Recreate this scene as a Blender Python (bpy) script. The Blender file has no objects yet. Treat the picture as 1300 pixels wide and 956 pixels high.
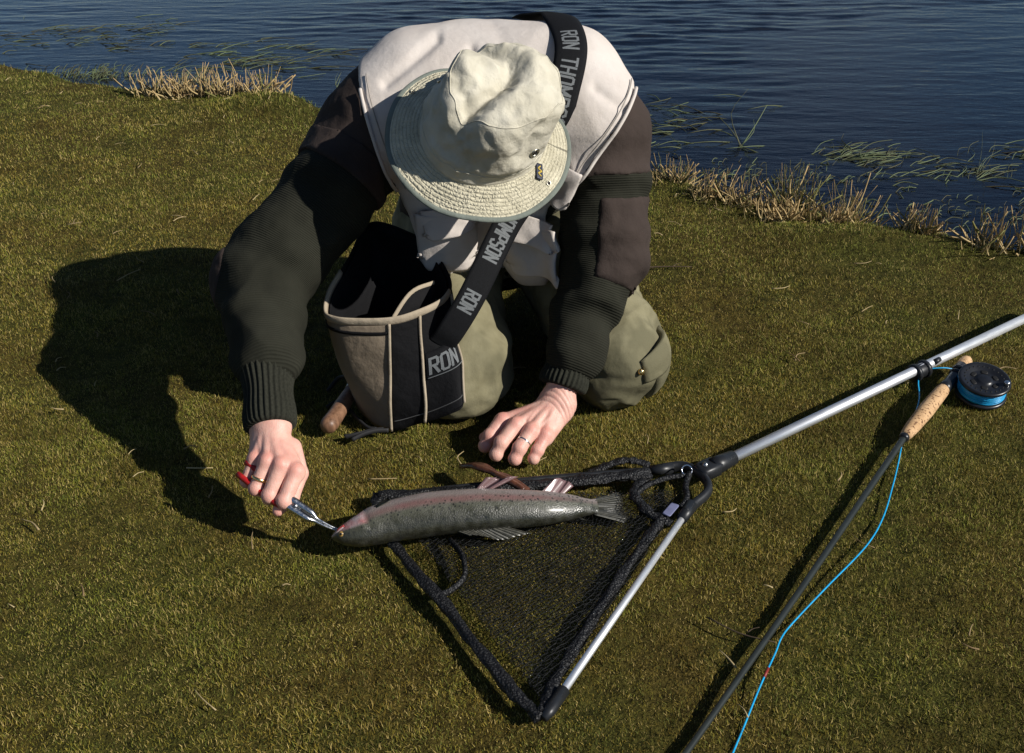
import bpy, math, random
import numpy as np
from mathutils import Vector, Matrix
R = math.radians
rng = np.random.default_rng(7)
random.seed(7)
scene = bpy.context.scene
col = scene.collection

# ------------------------------------------------------------------ camera
cam_d = bpy.data.cameras.new('camera'); cam = bpy.data.objects.new('camera', cam_d); col.objects.link(cam)
cam.location = (0, 0, 1.05)
cam.rotation_euler = (R(90-28), 0, 0)
cam_d.sensor_width = 36; cam_d.lens = 37.38; cam_d.shift_y = -.0342
cam_d.clip_start = .01; cam_d.clip_end = 2000
scene.camera = cam

# ------------------------------------------------------------------ sky and sun
SUN_EL, SUN_TRAVEL = 33.6, (-.899, .438)
world = bpy.data.worlds.new('World'); scene.world = world; world.use_nodes = True
wn, wl = world.node_tree.nodes, world.node_tree.links
bg = wn['Background']; bg.inputs['Strength'].default_value = .052
sky = wn.new('ShaderNodeTexSky'); sky.sky_type = 'NISHITA'; sky.sun_disc = False
sky.sun_elevation = R(SUN_EL); sky.sun_rotation = math.atan2(-SUN_TRAVEL[0], -SUN_TRAVEL[1])
sky.air_density = 1.0; sky.dust_density = .05; sky.ozone_density = 5
tc = wn.new('ShaderNodeTexCoord'); mp = wn.new('ShaderNodeMapping'); mp.inputs['Scale'].default_value = (1, 1, 3.2)
ns = wn.new('ShaderNodeTexNoise'); ns.inputs['Scale'].default_value = 2.3; ns.inputs['Detail'].default_value = 5
rp = wn.new('ShaderNodeValToRGB'); rp.color_ramp.elements[0].position = .5; rp.color_ramp.elements[1].position = .78
rp.color_ramp.elements[0].color = (0, 0, 0, 1); rp.color_ramp.elements[1].color = (.6, .6, .6, 1)
mx = wn.new('ShaderNodeMix'); mx.data_type = 'RGBA'; mx.inputs['B'].default_value = (6.0, 6.3, 7.0, 1)
wl.new(tc.outputs['Generated'], mp.inputs['Vector']); wl.new(mp.outputs[0], ns.inputs['Vector'])
wl.new(ns.outputs['Fac'], rp.inputs['Fac']); wl.new(rp.outputs['Color'], mx.inputs['Factor'])
wl.new(sky.outputs['Color'], mx.inputs['A']); wl.new(mx.outputs['Result'], bg.inputs['Color'])
sd = bpy.data.lights.new('sun', 'SUN'); sd.energy = 5.0; sd.angle = R(.53); sd.color = (1, .955, .88)
so = bpy.data.objects.new('sun', sd); col.objects.link(so); so.location = (6, -4, 5)
ce = math.cos(R(SUN_EL))
so.rotation_euler = Vector((SUN_TRAVEL[0]*ce, SUN_TRAVEL[1]*ce, -math.sin(R(SUN_EL)))).to_track_quat('-Z', 'Y').to_euler()
vs = scene.view_settings; vs.view_transform = 'Standard'; vs.look = 'None'; vs.exposure = .2; vs.gamma = 1; vs.use_curve_mapping = False
scene.cycles.use_denoising = True
scene.cycles.max_bounces = 6; scene.cycles.transparent_max_bounces = 12

# ------------------------------------------------------------------ helpers: objects
def tag(o, label=None, cat=None, group=None, kind=None):
    for k, v in (('label', label), ('category', cat), ('group', group), ('kind', kind)):
        if v: o[k] = v
    return o
BASE = {}
def empty(name, loc, label, cat, group=None):
    o = bpy.data.objects.new(name, None); o.empty_display_size = .05
    o.location = loc; col.objects.link(o); BASE[o.name] = np.array(loc, float)
    return tag(o, label, cat, group)
def mesh_data(name, v, f, smooth=True, attrs=None, mat_idx=None):
    """v (n,3); f: one (m,k) array or a list of such arrays"""
    me = bpy.data.meshes.new(name)
    v = np.ascontiguousarray(v, np.float32)
    fs = [np.asarray(a, np.int32) for a in (f if isinstance(f, list) else [f]) if len(a)]
    me.vertices.add(len(v)); me.vertices.foreach_set('co', v.ravel())
    loops = np.concatenate([a.ravel() for a in fs]); tot = np.concatenate([np.full(len(a), a.shape[1], np.int32) for a in fs])
    start = np.concatenate([[0], np.cumsum(tot)[:-1]]).astype(np.int32)
    me.loops.add(len(loops)); me.loops.foreach_set('vertex_index', loops)
    me.polygons.add(len(tot)); me.polygons.foreach_set('loop_start', start)
    me.polygons.foreach_set('use_smooth', np.full(len(tot), bool(smooth)))
    if mat_idx is not None: me.polygons.foreach_set('material_index', np.asarray(mat_idx, np.int32))
    me.update(calc_edges=True); me.validate()
    if attrs:
        for k, a in attrs.items():
            a = np.asarray(a, np.float32)
            if a.ndim == 1:
                at_ = me.attributes.new(k, 'FLOAT', 'POINT'); at_.data.foreach_set('value', a)
            else:
                at_ = me.attributes.new(k, 'FLOAT_VECTOR', 'POINT'); at_.data.foreach_set('vector', np.ascontiguousarray(a).ravel())
    return me
def mk(name, vf, mat, parent=None, smooth=True, attrs=None, label=None, cat=None, kind=None, group=None):
    v, f = vf
    v = np.asarray(v, np.float32)
    base = BASE[parent.name] if parent else np.zeros(3)
    if parent is None:                      # origin at the foot of the thing
        base = np.array([(v[:, 0].min()+v[:, 0].max())/2, (v[:, 1].min()+v[:, 1].max())/2, v[:, 2].min()])
        if kind in ('structure', 'stuff'): base = np.zeros(3)
    me = mesh_data(name, v-base, f, smooth, attrs)
    for m in (mat if isinstance(mat, list) else [mat]): me.materials.append(m)
    o = bpy.data.objects.new(name, me); col.objects.link(o)
    if parent: o.parent = parent
    else: o.location = base
    BASE[o.name] = base
    return tag(o, label, cat, group, kind)

# ------------------------------------------------------------------ helpers: shapes
def cat_vf(*parts):
    vs_, fs_, n = [], {}, 0
    for v, f in parts:
        v = np.asarray(v, float); vs_.append(v)
        for a in (f if isinstance(f, list) else [f]):
            a = np.asarray(a)
            if len(a): fs_.setdefault(a.shape[1], []).append(a+n)
        n += len(v)
    return np.concatenate(vs_), [np.concatenate(a) for a in fs_.values()]
def cr(pts, n=8, closed=False):
    """Catmull-Rom through pts (any dimension)"""
    p = np.asarray(pts, float)
    q = np.concatenate([[p[-1]], p, [p[0]], [p[1]]]) if closed else np.concatenate([[2*p[0]-p[1]], p, [2*p[-1]-p[-2]]])
    out = []
    for i in range(1, len(q)-2):
        t = np.linspace(0, 1, n, endpoint=False)[:, None]
        a, b, c, d = q[i-1:i+3]
        out.append(.5*(2*b+(c-a)*t+(2*a-5*b+4*c-d)*t*t+(3*b-a-3*c+d)*t**3))
    if not closed: out.append(p[-1:])
    return np.concatenate(out)
def unit(v):
    v = np.asarray(v, float); return v/np.maximum(np.linalg.norm(v, axis=-1, keepdims=True), 1e-9)
def frames(p, up=None):
    t = unit(np.gradient(p, axis=0))
    u = np.array(up if up is not None else ((0, 0, 1) if abs(t[0][2]) < .9 else (0, 1, 0)), float)
    N = np.zeros_like(p)
    for i in range(len(p)):
        u = u-t[i]*np.dot(u, t[i]); u = u/np.linalg.norm(u); N[i] = u
    return t, N, np.cross(t, N)
def tube(p, r, k=12, ry=None, up=None, mod=None, caps=True):
    """r along N, ry along the binormal; mod(s, ang) multiplies"""
    p = np.asarray(p, float); n = len(p)
    r = np.broadcast_to(np.asarray(r, float), (n,)); ry = r if ry is None else np.broadcast_to(np.asarray(ry, float), (n,))
    t, N, B = frames(p, up)
    a = np.linspace(0, 2*np.pi, k, endpoint=False)
    m = np.ones((n, k)) if mod is None else mod(np.linspace(0, 1, n)[:, None], a[None, :])
    v = p[:, None]+m[..., None]*(r[:, None, None]*np.cos(a)[None, :, None]*N[:, None]+ry[:, None, None]*np.sin(a)[None, :, None]*B[:, None])
    v = v.reshape(-1, 3)
    i, j = np.meshgrid(np.arange(n-1), np.arange(k), indexing='ij'); i, j = i.ravel(), j.ravel(); j2 = (j+1) % k
    f = [np.stack([i*k+j, i*k+j2, (i+1)*k+j2, (i+1)*k+j], 1)]
    if caps:
        v = np.concatenate([v, p[:1], p[-1:]]); c0, c1 = n*k, n*k+1
        j = np.arange(k); j2 = (j+1) % k
        f.append(np.concatenate([np.stack([np.full(k, c0), j2, j], 1), np.stack([np.full(k, c1), (n-1)*k+j, (n-1)*k+j2], 1)]))
    return v, f
def grid_faces(n, m, wrap=False):
    mm = m if wrap else m-1
    i, j = np.meshgrid(np.arange(n-1), np.arange(mm), indexing='ij'); i, j = i.ravel(), j.ravel(); j2 = (j+1) % m
    return np.stack([i*m+j, i*m+j2, (i+1)*m+j2, (i+1)*m+j], 1)
def slab(P, thick):
    """a closed sheet from a grid of points (n,m,3), thickened against its normal"""
    n, m = P.shape[:2]
    du = np.gradient(P, axis=0); dv = np.gradient(P, axis=1); nn = unit(np.cross(du, dv))
    v = np.concatenate([P.reshape(-1, 3), (P-nn*thick).reshape(-1, 3)]); q = grid_faces(n, m); K = n*m
    ring = np.concatenate([np.arange(m), np.arange(1, n)*m+m-1, (n-1)*m+np.arange(m-2, -1, -1), np.arange(n-2, 0, -1)*m])
    r2 = np.roll(ring, -1)
    return v, [np.concatenate([q, q[:, ::-1]+K, np.stack([ring, ring+K, r2+K, r2], 1)])]
def revolve(prof, k, c, ax, e1=None):
    prof = np.asarray(prof, float); ax = unit(ax)
    e1 = unit(np.cross(ax, (0, 0, 1) if abs(ax[2]) < .9 else (1, 0, 0))) if e1 is None else unit(e1)
    e2 = np.cross(ax, e1); a = np.linspace(0, 2*np.pi, k, endpoint=False)
    v = np.array(c)+prof[:, None, 1:2]*ax+prof[:, None, 0:1]*(np.cos(a)[None, :, None]*e1+np.sin(a)[None, :, None]*e2)
    return v.reshape(-1, 3), [grid_faces(len(prof), k, True)]
def box(c, sx, sy, sz, bev=.15):
    """box with chamfered long edges; sx, sy, sz are half-axis vectors"""
    c, sx, sy, sz = (np.asarray(q, float) for q in (c, sx, sy, sz)); b = 1-bev
    ring = [(-b, -1), (b, -1), (1, -b), (1, b), (b, 1), (-b, 1), (-1, b), (-1, -b)]
    v = []
    for z, s in ((-1, b), (-b, 1), (b, 1), (1, b)):
        for x, y in ring: v.append(c+sx*x*s+sy*y*s+sz*z)
    f = grid_faces(4, 8, True)
    v = np.array(v+[c-sz, c+sz]); j = np.arange(8)
    t = np.concatenate([np.stack([np.full(8, 32), (j+1) % 8, j], 1), np.stack([np.full(8, 33), 24+j, 24+(j+1) % 8], 1)])
    return v, [f, t]
def vnormals(v, f):
    n = np.zeros_like(v)
    for a in f:
        fn = np.cross(v[a[:, 2]]-v[a[:, 0]], v[a[:, 3 if a.shape[1] == 4 else 1]]-v[a[:, 1 if a.shape[1] == 4 else 0]])
        if a.shape[1] == 3: fn = np.cross(v[a[:, 1]]-v[a[:, 0]], v[a[:, 2]]-v[a[:, 0]])
        for k in range(a.shape[1]): np.add.at(n, a[:, k], fn)
    return unit(n)
def noise(p, scale=1., seed=0):
    """value noise in -1..1"""
    q = np.asarray(p, float)*scale+seed*17.31+100; i = np.floor(q).astype(np.int64); w = q-i; w = w*w*(3-2*w)
    def h(a, b, c):
        n = (a*374761393+b*668265263+c*2147483647+seed*1013) & 0xffffffff
        n = ((n ^ (n >> 13))*1274126177) & 0xffffffff
        return ((n ^ (n >> 16)) & 0xffff)/32767.5-1
    o = 0
    for dx in (0, 1):
        for dy in (0, 1):
            for dz in (0, 1):
                o = o+h(i[..., 0]+dx, i[..., 1]+dy, i[..., 2]+dz)*(w[..., 0] if dx else 1-w[..., 0])*(w[..., 1] if dy else 1-w[..., 1])*(w[..., 2] if dz else 1-w[..., 2])
    return o
def fbm(p, scale, seed=0, oct=3):
    return sum(noise(p, scale*2**k, seed+k)*.5**k for k in range(oct))

# ------------------------------------------------------------------ helpers: implicit surfaces
class Grid:
    def __init__(s, lo, hi, h):
        s.lo, s.h = np.array(lo, np.float32), h
        n = [int((b-a)/h)+2 for a, b in zip(lo, hi)]
        s.P = np.meshgrid(*[np.float32(a)+np.float32(h)*np.arange(k, dtype=np.float32) for a, k in zip(lo, n)], indexing='ij')
def cap(P, a, b, ra, rb, mod=None):
    a = np.array(a, np.float32); b = np.array(b, np.float32); ab = b-a; L2 = float(ab@ab)
    X, Y, Z = P[0]-a[0], P[1]-a[1], P[2]-a[2]
    t = np.clip((X*ab[0]+Y*ab[1]+Z*ab[2])/L2, 0, 1)
    X = X-t*ab[0]; Y = Y-t*ab[1]; Z = Z-t*ab[2]
    r = ra+(rb-ra)*t
    if mod is not None: r = r+mod(t, X, Y, Z)
    return np.sqrt(X*X+Y*Y+Z*Z)-r
def ell(P, c, r, M=None):
    X, Y, Z = P[0]-c[0], P[1]-c[1], P[2]-c[2]
    if M is not None:
        M = np.asarray(M, np.float32)
        X, Y, Z = (M[i, 0]*X+M[i, 1]*Y+M[i, 2]*Z for i in range(3))
    k0 = np.sqrt((X/r[0])**2+(Y/r[1])**2+(Z/r[2])**2); k1 = np.sqrt((X/r[0]**2)**2+(Y/r[1]**2)**2+(Z/r[2]**2)**2)
    return k0*(k0-1)/np.maximum(k1, 1e-6)
def smin(a, b, k):
    h = np.clip(.5+.5*(b-a)/k, 0, 1); return b+(a-b)*h-k*h*(1-h)
def smax(a, b, k): return -smin(-a, -b, k)
def nets(F, g):
    """surface nets of F < 0 on grid g"""
    I = F < 0
    s = [slice(None, -1), slice(1, None)]
    cnt = sum(I[s[a], s[b], s[c]].astype(np.int8) for a in (0, 1) for b in (0, 1) for c in (0, 1))
    act = (cnt > 0) & (cnt < 8); idx = np.argwhere(act)
    vid = np.full(act.shape, -1, np.int32); vid[act] = np.arange(len(idx))
    cor = np.array([(a, b, c) for a in (0, 1) for b in (0, 1) for c in (0, 1)])
    val = np.stack([F[idx[:, 0]+c[0], idx[:, 1]+c[1], idx[:, 2]+c[2]] for c in cor], 1)
    acc = np.zeros((len(idx), 3)); w = np.zeros(len(idx))
    for i in range(8):
        for j in range(i+1, 8):
            if np.abs(cor[i]-cor[j]).sum() != 1: continue
            m = (val[:, i] < 0) != (val[:, j] < 0); t = val[m, i]/(val[m, i]-val[m, j])
            acc[m] += cor[i]+(cor[j]-cor[i])*t[:, None]; w[m] += 1
    v = g.lo+g.h*(idx+acc/w[:, None])
    qs = []
    for ax in range(3):
        b, c = (ax+1) % 3, (ax+2) % 3
        sl0 = [slice(1, -1)]*3; sl1 = [slice(1, -1)]*3
        sl0[ax] = slice(0, -1); sl1[ax] = slice(1, None)
        A, B = I[tuple(sl0)], I[tuple(sl1)]
        e = np.argwhere(A != B); inn = A[tuple(e.T)]
        off = np.ones(3, int); off[ax] = 0; e = e+off
        eb = np.zeros(3, int); eb[b] = 1; ec = np.zeros(3, int); ec[c] = 1
        q = np.stack([vid[tuple((e-eb-ec).T)], vid[tuple((e-ec).T)], vid[tuple(e.T)], vid[tuple((e-eb).T)]], 1)
        q[~inn] = q[~inn][:, ::-1]; qs.append(q)
    q = np.concatenate(qs); q = q[(q >= 0).all(1)]
    return v.astype(np.float64), [q]
def relax(v, f, it=1, lam=.5):
    q = f[0]
    for _ in range(it):
        a = np.zeros_like(v); c = np.zeros(len(v))
        for k in range(4):
            for o in (1, 3):
                np.add.at(a, q[:, k], v[q[:, (k+o) % 4]]); np.add.at(c, q[:, k], 1)
        v = v+lam*(a/np.maximum(c, 1)[:, None]-v)
    return v

# ------------------------------------------------------------------ helpers: materials
class Mat:
    def __init__(s, name, color=(.5, .5, .5), rough=.7, spec=.4, metal=0):
        s.m = bpy.data.materials.new(name); s.m.use_nodes = True; s.nt = s.m.node_tree; s.b = s.nt.nodes['Principled BSDF']
        s.set(Roughness=rough, Metallic=metal); s.b.inputs['Specular IOR Level'].default_value = spec
        s.b.inputs['Base Color'].default_value = (*color, 1); s.h = None
    def n(s, t, **kw):
        x = s.nt.nodes.new('ShaderNode'+t)
        for k, v in kw.items():
            if k in x.inputs: x.inputs[k].default_value = v
            else: setattr(x, k, v)
        return x
    def set(s, **kw):
        for k, v in kw.items(): s.b.inputs[k].default_value = v
        return s
    def l(s, a, b): s.nt.links.new(a, b)
    def co(s, scale=(1, 1, 1), kind='Object', rot=(0, 0, 0)):
        t = s.n('TexCoord'); m = s.n('Mapping'); m.inputs['Scale'].default_value = scale; m.inputs['Rotation'].default_value = rot
        s.l(t.outputs[kind], m.inputs['Vector']); return m.outputs[0]
    def attr(s, name, out='Fac'):
        a = s.n('Attribute'); a.attribute_name = name; return a.outputs[out]
    def math(s, op, a, b=None):
        x = s.n('Math'); x.operation = op
        for i, q in enumerate((a, b)):
            if q is None: continue
            if isinstance(q, (int, float)): x.inputs[i].default_value = q
            else: s.l(q, x.inputs[i])
        return x.outputs[0]
    def noise(s, scale, detail=3, vec=None, rough=.55):
        x = s.n('TexNoise'); x.inputs['Scale'].default_value = scale; x.inputs['Detail'].default_value = detail; x.inputs['Roughness'].default_value = rough
        s.l(vec if vec is not None else s.co(), x.inputs['Vector']); return x.outputs['Fac']
    def vor(s, scale, vec=None, feature='F1'):
        x = s.n('TexVoronoi'); x.feature = feature; x.inputs['Scale'].default_value = scale
        s.l(vec if vec is not None else s.co(), x.inputs['Vector']); return x.outputs['Distance']
    def ramp(s, fac, stops):
        x = s.n('ValToRGB'); e = x.color_ramp.elements
        while len(e) < len(stops): e.new(.5)
        for i, (p, c) in enumerate(stops):
            e[i].position = p; e[i].color = (*(c if hasattr(c, '__len__') else (c, c, c)), 1)
        s.l(fac, x.inputs['Fac']); return x.outputs['Color']
    def mix(s, fac, a, b, mode='MIX'):
        x = s.n('Mix'); x.data_type = 'RGBA'; x.blend_type = mode
        for k, q in (('Factor', fac), ('A', a), ('B', b)):
            if isinstance(q, (int, float)): x.inputs[k].default_value = q if k == 'Factor' else (q, q, q, 1)
            elif isinstance(q, tuple): x.inputs[k].default_value = (*q, 1)
            else: s.l(q, x.inputs[k])
        return x.outputs['Result']
    def color(s, c): s.l(c, s.b.inputs['Base Color']); return s
    def rough(s, c): s.l(c, s.b.inputs['Roughness']); return s
    def bump(s, h, dist=.002, strength=1.):
        b = s.n('Bump'); b.inputs['Distance'].default_value = dist; b.inputs['Strength'].default_value = strength
        s.l(h, b.inputs['Height'])
        if s.h is not None: s.l(s.h, b.inputs['Normal'])
        s.h = b.outputs['Normal']; s.l(s.h, s.b.inputs['Normal']); return s
def cloth(name, c, var=.25, weave=900, rough=.9, bump=.0004, big=9):
    m = Mat(name, c, rough, .15)
    lo = tuple(q*(1-var) for q in c); hi = tuple(min(1, q*(1+var*.6)) for q in c)
    m.color(m.ramp(m.noise(big, 5), [(.3, lo), (.7, hi)]))
    m.bump(m.noise(weave, 2), bump); m.bump(m.noise(38, 4), .0035); return m.m
def plain(name, c, rough=.5, metal=0, spec=.4, var=.15, scale=60, bump=0):
    m = Mat(name, c, rough, spec, metal)
    f = m.noise(scale, 4)
    m.color(m.ramp(f, [(.3, tuple(q*(1-var) for q in c)), (.7, tuple(min(1, q*(1+var)) for q in c))]))
    if bump: m.bump(f, bump)
    return m.m
# ------------------------------------------------------------------ the setting: bank, lake, turf
SX = np.array([-60, -8, -3.2, -2.15, -1.71, -1.43, -.96, -.709, .437, .576, .767, .957, 1.139, 1.312, 1.9, 3, 8, 60])
SY = np.array([30, 7.4, 5.2, 4.50, 4.20, 4.10, 4.03, 3.78, 3.16, 2.96, 2.80, 2.69, 2.61, 2.53, 2.36, 2.2, 2.0, -6])
def shore(x): return np.interp(x, SX, SY)+.02*np.sin(x*9)+.012*np.sin(x*23+1)
def sdist(x, y): return (shore(x)-y)*.87            # > 0 on land
def ground_z(x, y):
    d = sdist(x, y); p = np.stack([x, y, 0*x], -1)
    land = -.008+.007*fbm(p, 2.3, 3)*np.clip((d-.1)*3, 0, 1)+.004*noise(p, 9, 5)
    land = land+.05*np.exp(-(((x+.86)/.2)**2+((y-3.78)/.13)**2))+.03*np.exp(-(((x-.9)/.35)**2+((y-2.55)/.1)**2))*np.clip(d*8, 0, 1)
    bed = -.085+np.maximum(d, -3)*.22+.01*noise(p, 4, 8)
    w = np.clip((d+.1)/.15, 0, 1); w = w*w*(3-2*w)
    return land*w+bed*(1-w)
def spread(a, b, h, far, k=14):
    out = np.geomspace(h, far, k); return np.concatenate([a-np.cumsum(out)[::-1], np.arange(a, b, h), b+np.cumsum(out)])
gx = spread(-3, 3, .03, 30); gy = spread(.4, 5.6, .03, 30)
GX, GY = np.meshgrid(gx, gy, indexing='xy')
m = Mat('turf_soil', (.06, .05, .02), .95, .1)
n1 = m.noise(3.0, 5); n2 = m.noise(45, 5)
c = m.mix(m.ramp(n1, [(.42, 0), (.6, 1)]), m.ramp(n2, [(.3, (.030, .022, .005)), (.7, (.085, .064, .014))]), m.ramp(n2, [(.3, (.025, .024, .005)), (.7, (.07, .066, .013))]))
sx_ = m.n('SeparateXYZ'); m.l(m.co(), sx_.inputs[0])
under = m.math('LESS_THAN', sx_.outputs['Z'], -.045)
c = m.mix(under, c, m.ramp(n2, [(.35, (.004, .024, .068)), (.7, (.009, .032, .080))]))
m.color(c); m.bump(n2, .012); m.bump(m.noise(240, 3), .004)
mk('ground', (np.stack([GX.ravel(), GY.ravel(), ground_z(GX.ravel(), GY.ravel())], 1), grid_faces(len(gy), len(gx))), m.m, kind='structure', label='short mossy olive turf bank running down to the lake')

# lake: rippled sheet
wx = spread(-3.4, 3.4, .035, 120); wy = spread(2.2, 7.6, .016, 150)
WX, WY = np.meshgrid(wx, wy, indexing='xy')
p2 = np.stack([WX, WY, 0*WX], -1)
dsh = -sdist(WX, WY)
calm = np.clip((dsh-.2)/1.8, 0, 1)*(.22+.78*np.clip(.45+1.5*fbm(p2, .8, 31, 2), 0, 1))+.04
dens = np.clip((8.2-WY)/.6, 0, 1)*np.clip((3.8-np.abs(WX))/.4, 0, 1)
wz = 0*WX
wr = np.random.default_rng(5)
for k in range(26):
    lam = wr.uniform(.045, .16) if k < 20 else wr.uniform(.2, .4); th = wr.normal(math.pi/2+.05, .3)
    amp = .0043*lam if k < 20 else .003*lam
    kk = 2*math.pi/lam; wob = .6*noise(p2, .8/lam**.5, 40+k)
    wz = wz+amp*np.sin(kk*(WX*math.cos(th)+WY*math.sin(th))+wob*2.2+wr.uniform(0, 6))
wz = wz*calm*dens-.052
m = Mat('lake_water', (.01, .02, .03), .03, .5)
out = m.nt.nodes['Material Output']; m.nt.nodes.remove(m.b)
lw = m.n('Fresnel', IOR=1.333); gl = m.n('BsdfGlossy'); gl.inputs['Roughness'].default_value = .04; gl.inputs['Color'].default_value = (.97, .985, 1, 1)
tr = m.n('BsdfTransparent'); tr.inputs['Color'].default_value = (.5, .66, .8, 1)
ms = m.n('MixShader'); m.l(lw.outputs[0], ms.inputs[0]); m.l(tr.outputs[0], ms.inputs[1]); m.l(gl.outputs[0], ms.inputs[2]); m.l(ms.outputs[0], out.inputs['Surface'])
bp = m.n('Bump'); bp.inputs['Distance'].default_value = .003; m.l(m.noise(1, 3, m.co((9, 26, 9))), bp.inputs['Height'])
for q in (lw, gl): m.l(bp.outputs[0], q.inputs['Normal'])
mk('lake', (np.stack([WX.ravel(), WY.ravel(), wz.ravel()], 1), grid_faces(len(wy), len(wx))), m.m, kind='structure', label='dark blue rippled lake behind the turf bank')

# turf blades
def blade_mat(name, a, b, dry):
    m = Mat(name, a, .75, .25)
    rnd = m.attr('tone'); n1 = m.noise(2.2, 4); n0 = m.noise(14, 3)
    c = m.mix(m.ramp(m.math('ADD', m.math('MULTIPLY', n1, .7), m.math('MULTIPLY', n0, .3)), [(.43, 0), (.6, 1)]), a, b)
    c = m.mix(m.math('MULTIPLY', m.attr('damp'), .75), c, (.16, .205, .032))
    c = m.mix(m.ramp(rnd, [(.0, .75), (.16, .6), (.22, 0)]), c, (.10, .062, .032))
    c = m.mix(m.ramp(rnd, [(.22, .8), (.36, .6), (.42, 0)]), c, (.105, .135, .022))
    c = m.mix(m.ramp(rnd, [(.74, 0), (.80, .7), (.97, 1)]), c, dry)
    c = m.mix(1., c, m.ramp(m.noise(7, 5), [(.36, (.62, .60, .55)), (.5, (1, 1, 1)), (.68, (1.16, 1.18, 1.1))]), 'MULTIPLY')
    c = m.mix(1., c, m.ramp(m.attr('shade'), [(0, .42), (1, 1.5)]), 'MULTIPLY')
    m.color(c); return m.m
turf_mat = blade_mat('turf_blade', (.275, .192, .027), (.205, .20, .023), (.48, .36, .13))
def blades(xy, z0, L, W, tilt, seed, curl=.0):
    r = np.random.default_rng(seed); n = len(xy)
    az = r.uniform(0, 2*np.pi, n); t = np.abs(r.normal(0, tilt, n)).clip(0, 1.35); fa = r.uniform(0, 2*np.pi, n)
    b = np.stack([xy[:, 0], xy[:, 1], z0], 1)
    d = np.stack([np.cos(az)*np.sin(t), np.sin(az)*np.sin(t), np.cos(t)], 1); s = np.stack([np.cos(fa), np.sin(fa), 0*fa], 1)
    v = np.stack([b-s*W[:, None]/2, b+s*W[:, None]/2, b+d*L[:, None]], 1).reshape(-1, 3)
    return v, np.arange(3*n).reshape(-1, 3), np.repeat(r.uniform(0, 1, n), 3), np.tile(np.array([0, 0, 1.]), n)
def turf_points(n, y0, y1, seed, f0=0., f1=0.):
    r = np.random.default_rng(seed); y = np.sqrt(r.uniform(y0**2, y1**2, n)); x = r.uniform(-1, 1, n)*(.35+.6*y)
    d = sdist(x, y); keep = (d > .0) & (r.uniform(0, 1, n) < .12+d*5)
    if f0: keep &= r.uniform(0, 1, n) < (y-y0)/f0
    if f1: keep &= r.uniform(0, 1, n) < (y1-y)/f1
    return np.stack([x[keep], y[keep]], 1)
VV, TT, SS, DD = [], [], [], []
for n, y0, y1, L0, W0, sd_, f0, f1 in ((980000, .78, 2.3, .0088, .0012, 1, 0, .7), (560000, 1.6, 3.4, .0102, .0016, 2, .7, .7), (450000, 2.7, 4.9, .0115, .0022, 3, .7, 0)):
    xy = turf_points(n, y0, y1, sd_, f0, f1); r = np.random.default_rng(sd_+50); k = len(xy)
    pp = np.stack([xy[:, 0], xy[:, 1], np.zeros(k)], 1)
    clump = .85+.28*noise(pp, 34, 61)+.25*noise(pp, 5, 62)
    L = L0*r.uniform(.45, 1.25, k)*np.clip(clump, .35, 1.5)
    L = np.where(r.uniform(0, 1, k) < .004, L*r.uniform(1.6, 2.6, k), L)
    L = L*(1+1.0*np.exp(-(((xy[:, 0]+.86)/.22)**2+((xy[:, 1]-3.75)/.15)**2))+.3*np.exp(-(sdist(xy[:, 0], xy[:, 1])/.12)**2))
    DD.append(np.repeat(np.exp(-np.maximum(sdist(xy[:, 0], xy[:, 1])-.05, 0)/.33), 3))
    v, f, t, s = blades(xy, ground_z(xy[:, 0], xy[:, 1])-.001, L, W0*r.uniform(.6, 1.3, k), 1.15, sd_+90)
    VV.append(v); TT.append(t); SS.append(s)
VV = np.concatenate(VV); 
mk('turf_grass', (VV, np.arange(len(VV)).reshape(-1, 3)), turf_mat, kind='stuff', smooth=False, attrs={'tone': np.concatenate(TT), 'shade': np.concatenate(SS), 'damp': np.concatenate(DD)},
   label='short olive and brown grass covering the bank', cat='grass')

# loose straw and twigs
straw = Mat('straw', (.34, .26, .13), .8, .2); straw.color(straw.mix(straw.attr('tone'), (.42, .33, .17), (.16, .10, .05))); straw = straw.m
def stalk(p0, p1, w, bend, sag=0):
    p0, p1 = np.array(p0, float), np.array(p1, float); mid = (p0+p1)/2+np.array([-(p1-p0)[1], (p1-p0)[0], 0])*bend+np.array([0, 0, sag])
    pts = cr([p0, mid, p1], 3); return tube(pts, w*np.linspace(1, .45, len(pts)), 4)
r = np.random.default_rng(21); parts, tone = [], []
for x, y in turf_points(330, .95, 4.2, 77):
    a = r.uniform(0, math.pi); L = r.uniform(.012, .05)*(1 if r.uniform() > .12 else 1.8)
    z = float(ground_z(np.array([x]), np.array([y]))[0])+.011
    s = stalk((x-L*math.cos(a)/2, y-L*math.sin(a)/2, z), (x+L*math.cos(a)/2, y+L*math.sin(a)/2, z+r.uniform(-.002, .005)), r.uniform(.0008, .0018), r.normal(0, .12), .002)
    parts.append(s); tone += [r.uniform(0, 1)**1.6]*len(s[0])
mk('straw_litter', cat_vf(*parts), straw, kind='stuff', attrs={'tone': tone}, label='loose pale straw stalks scattered over the turf', cat='straw')
for (a, b, w, bend, lab) in (((.314, 2.349, .003), (.434, 2.352, .004), .0022, .03, 'thin dark twig lying right of the kneeling person'),
                             ((.275, 1.14, .004), (.36, 1.09, .005), .0017, -.08, 'thin dark twig lying under the fly line near the rod')):
    tw = cat_vf(stalk(a, b, w, bend), stalk(np.array(a)*.4+np.array(b)*.6, np.array(a)*.2+np.array(b)*.8+np.array([0, .015, .004]), w*.6, .1))
    mk('twig', tw, plain('twig_bark', (.06, .04, .025), .9), label=lab, cat='twig')

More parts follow.
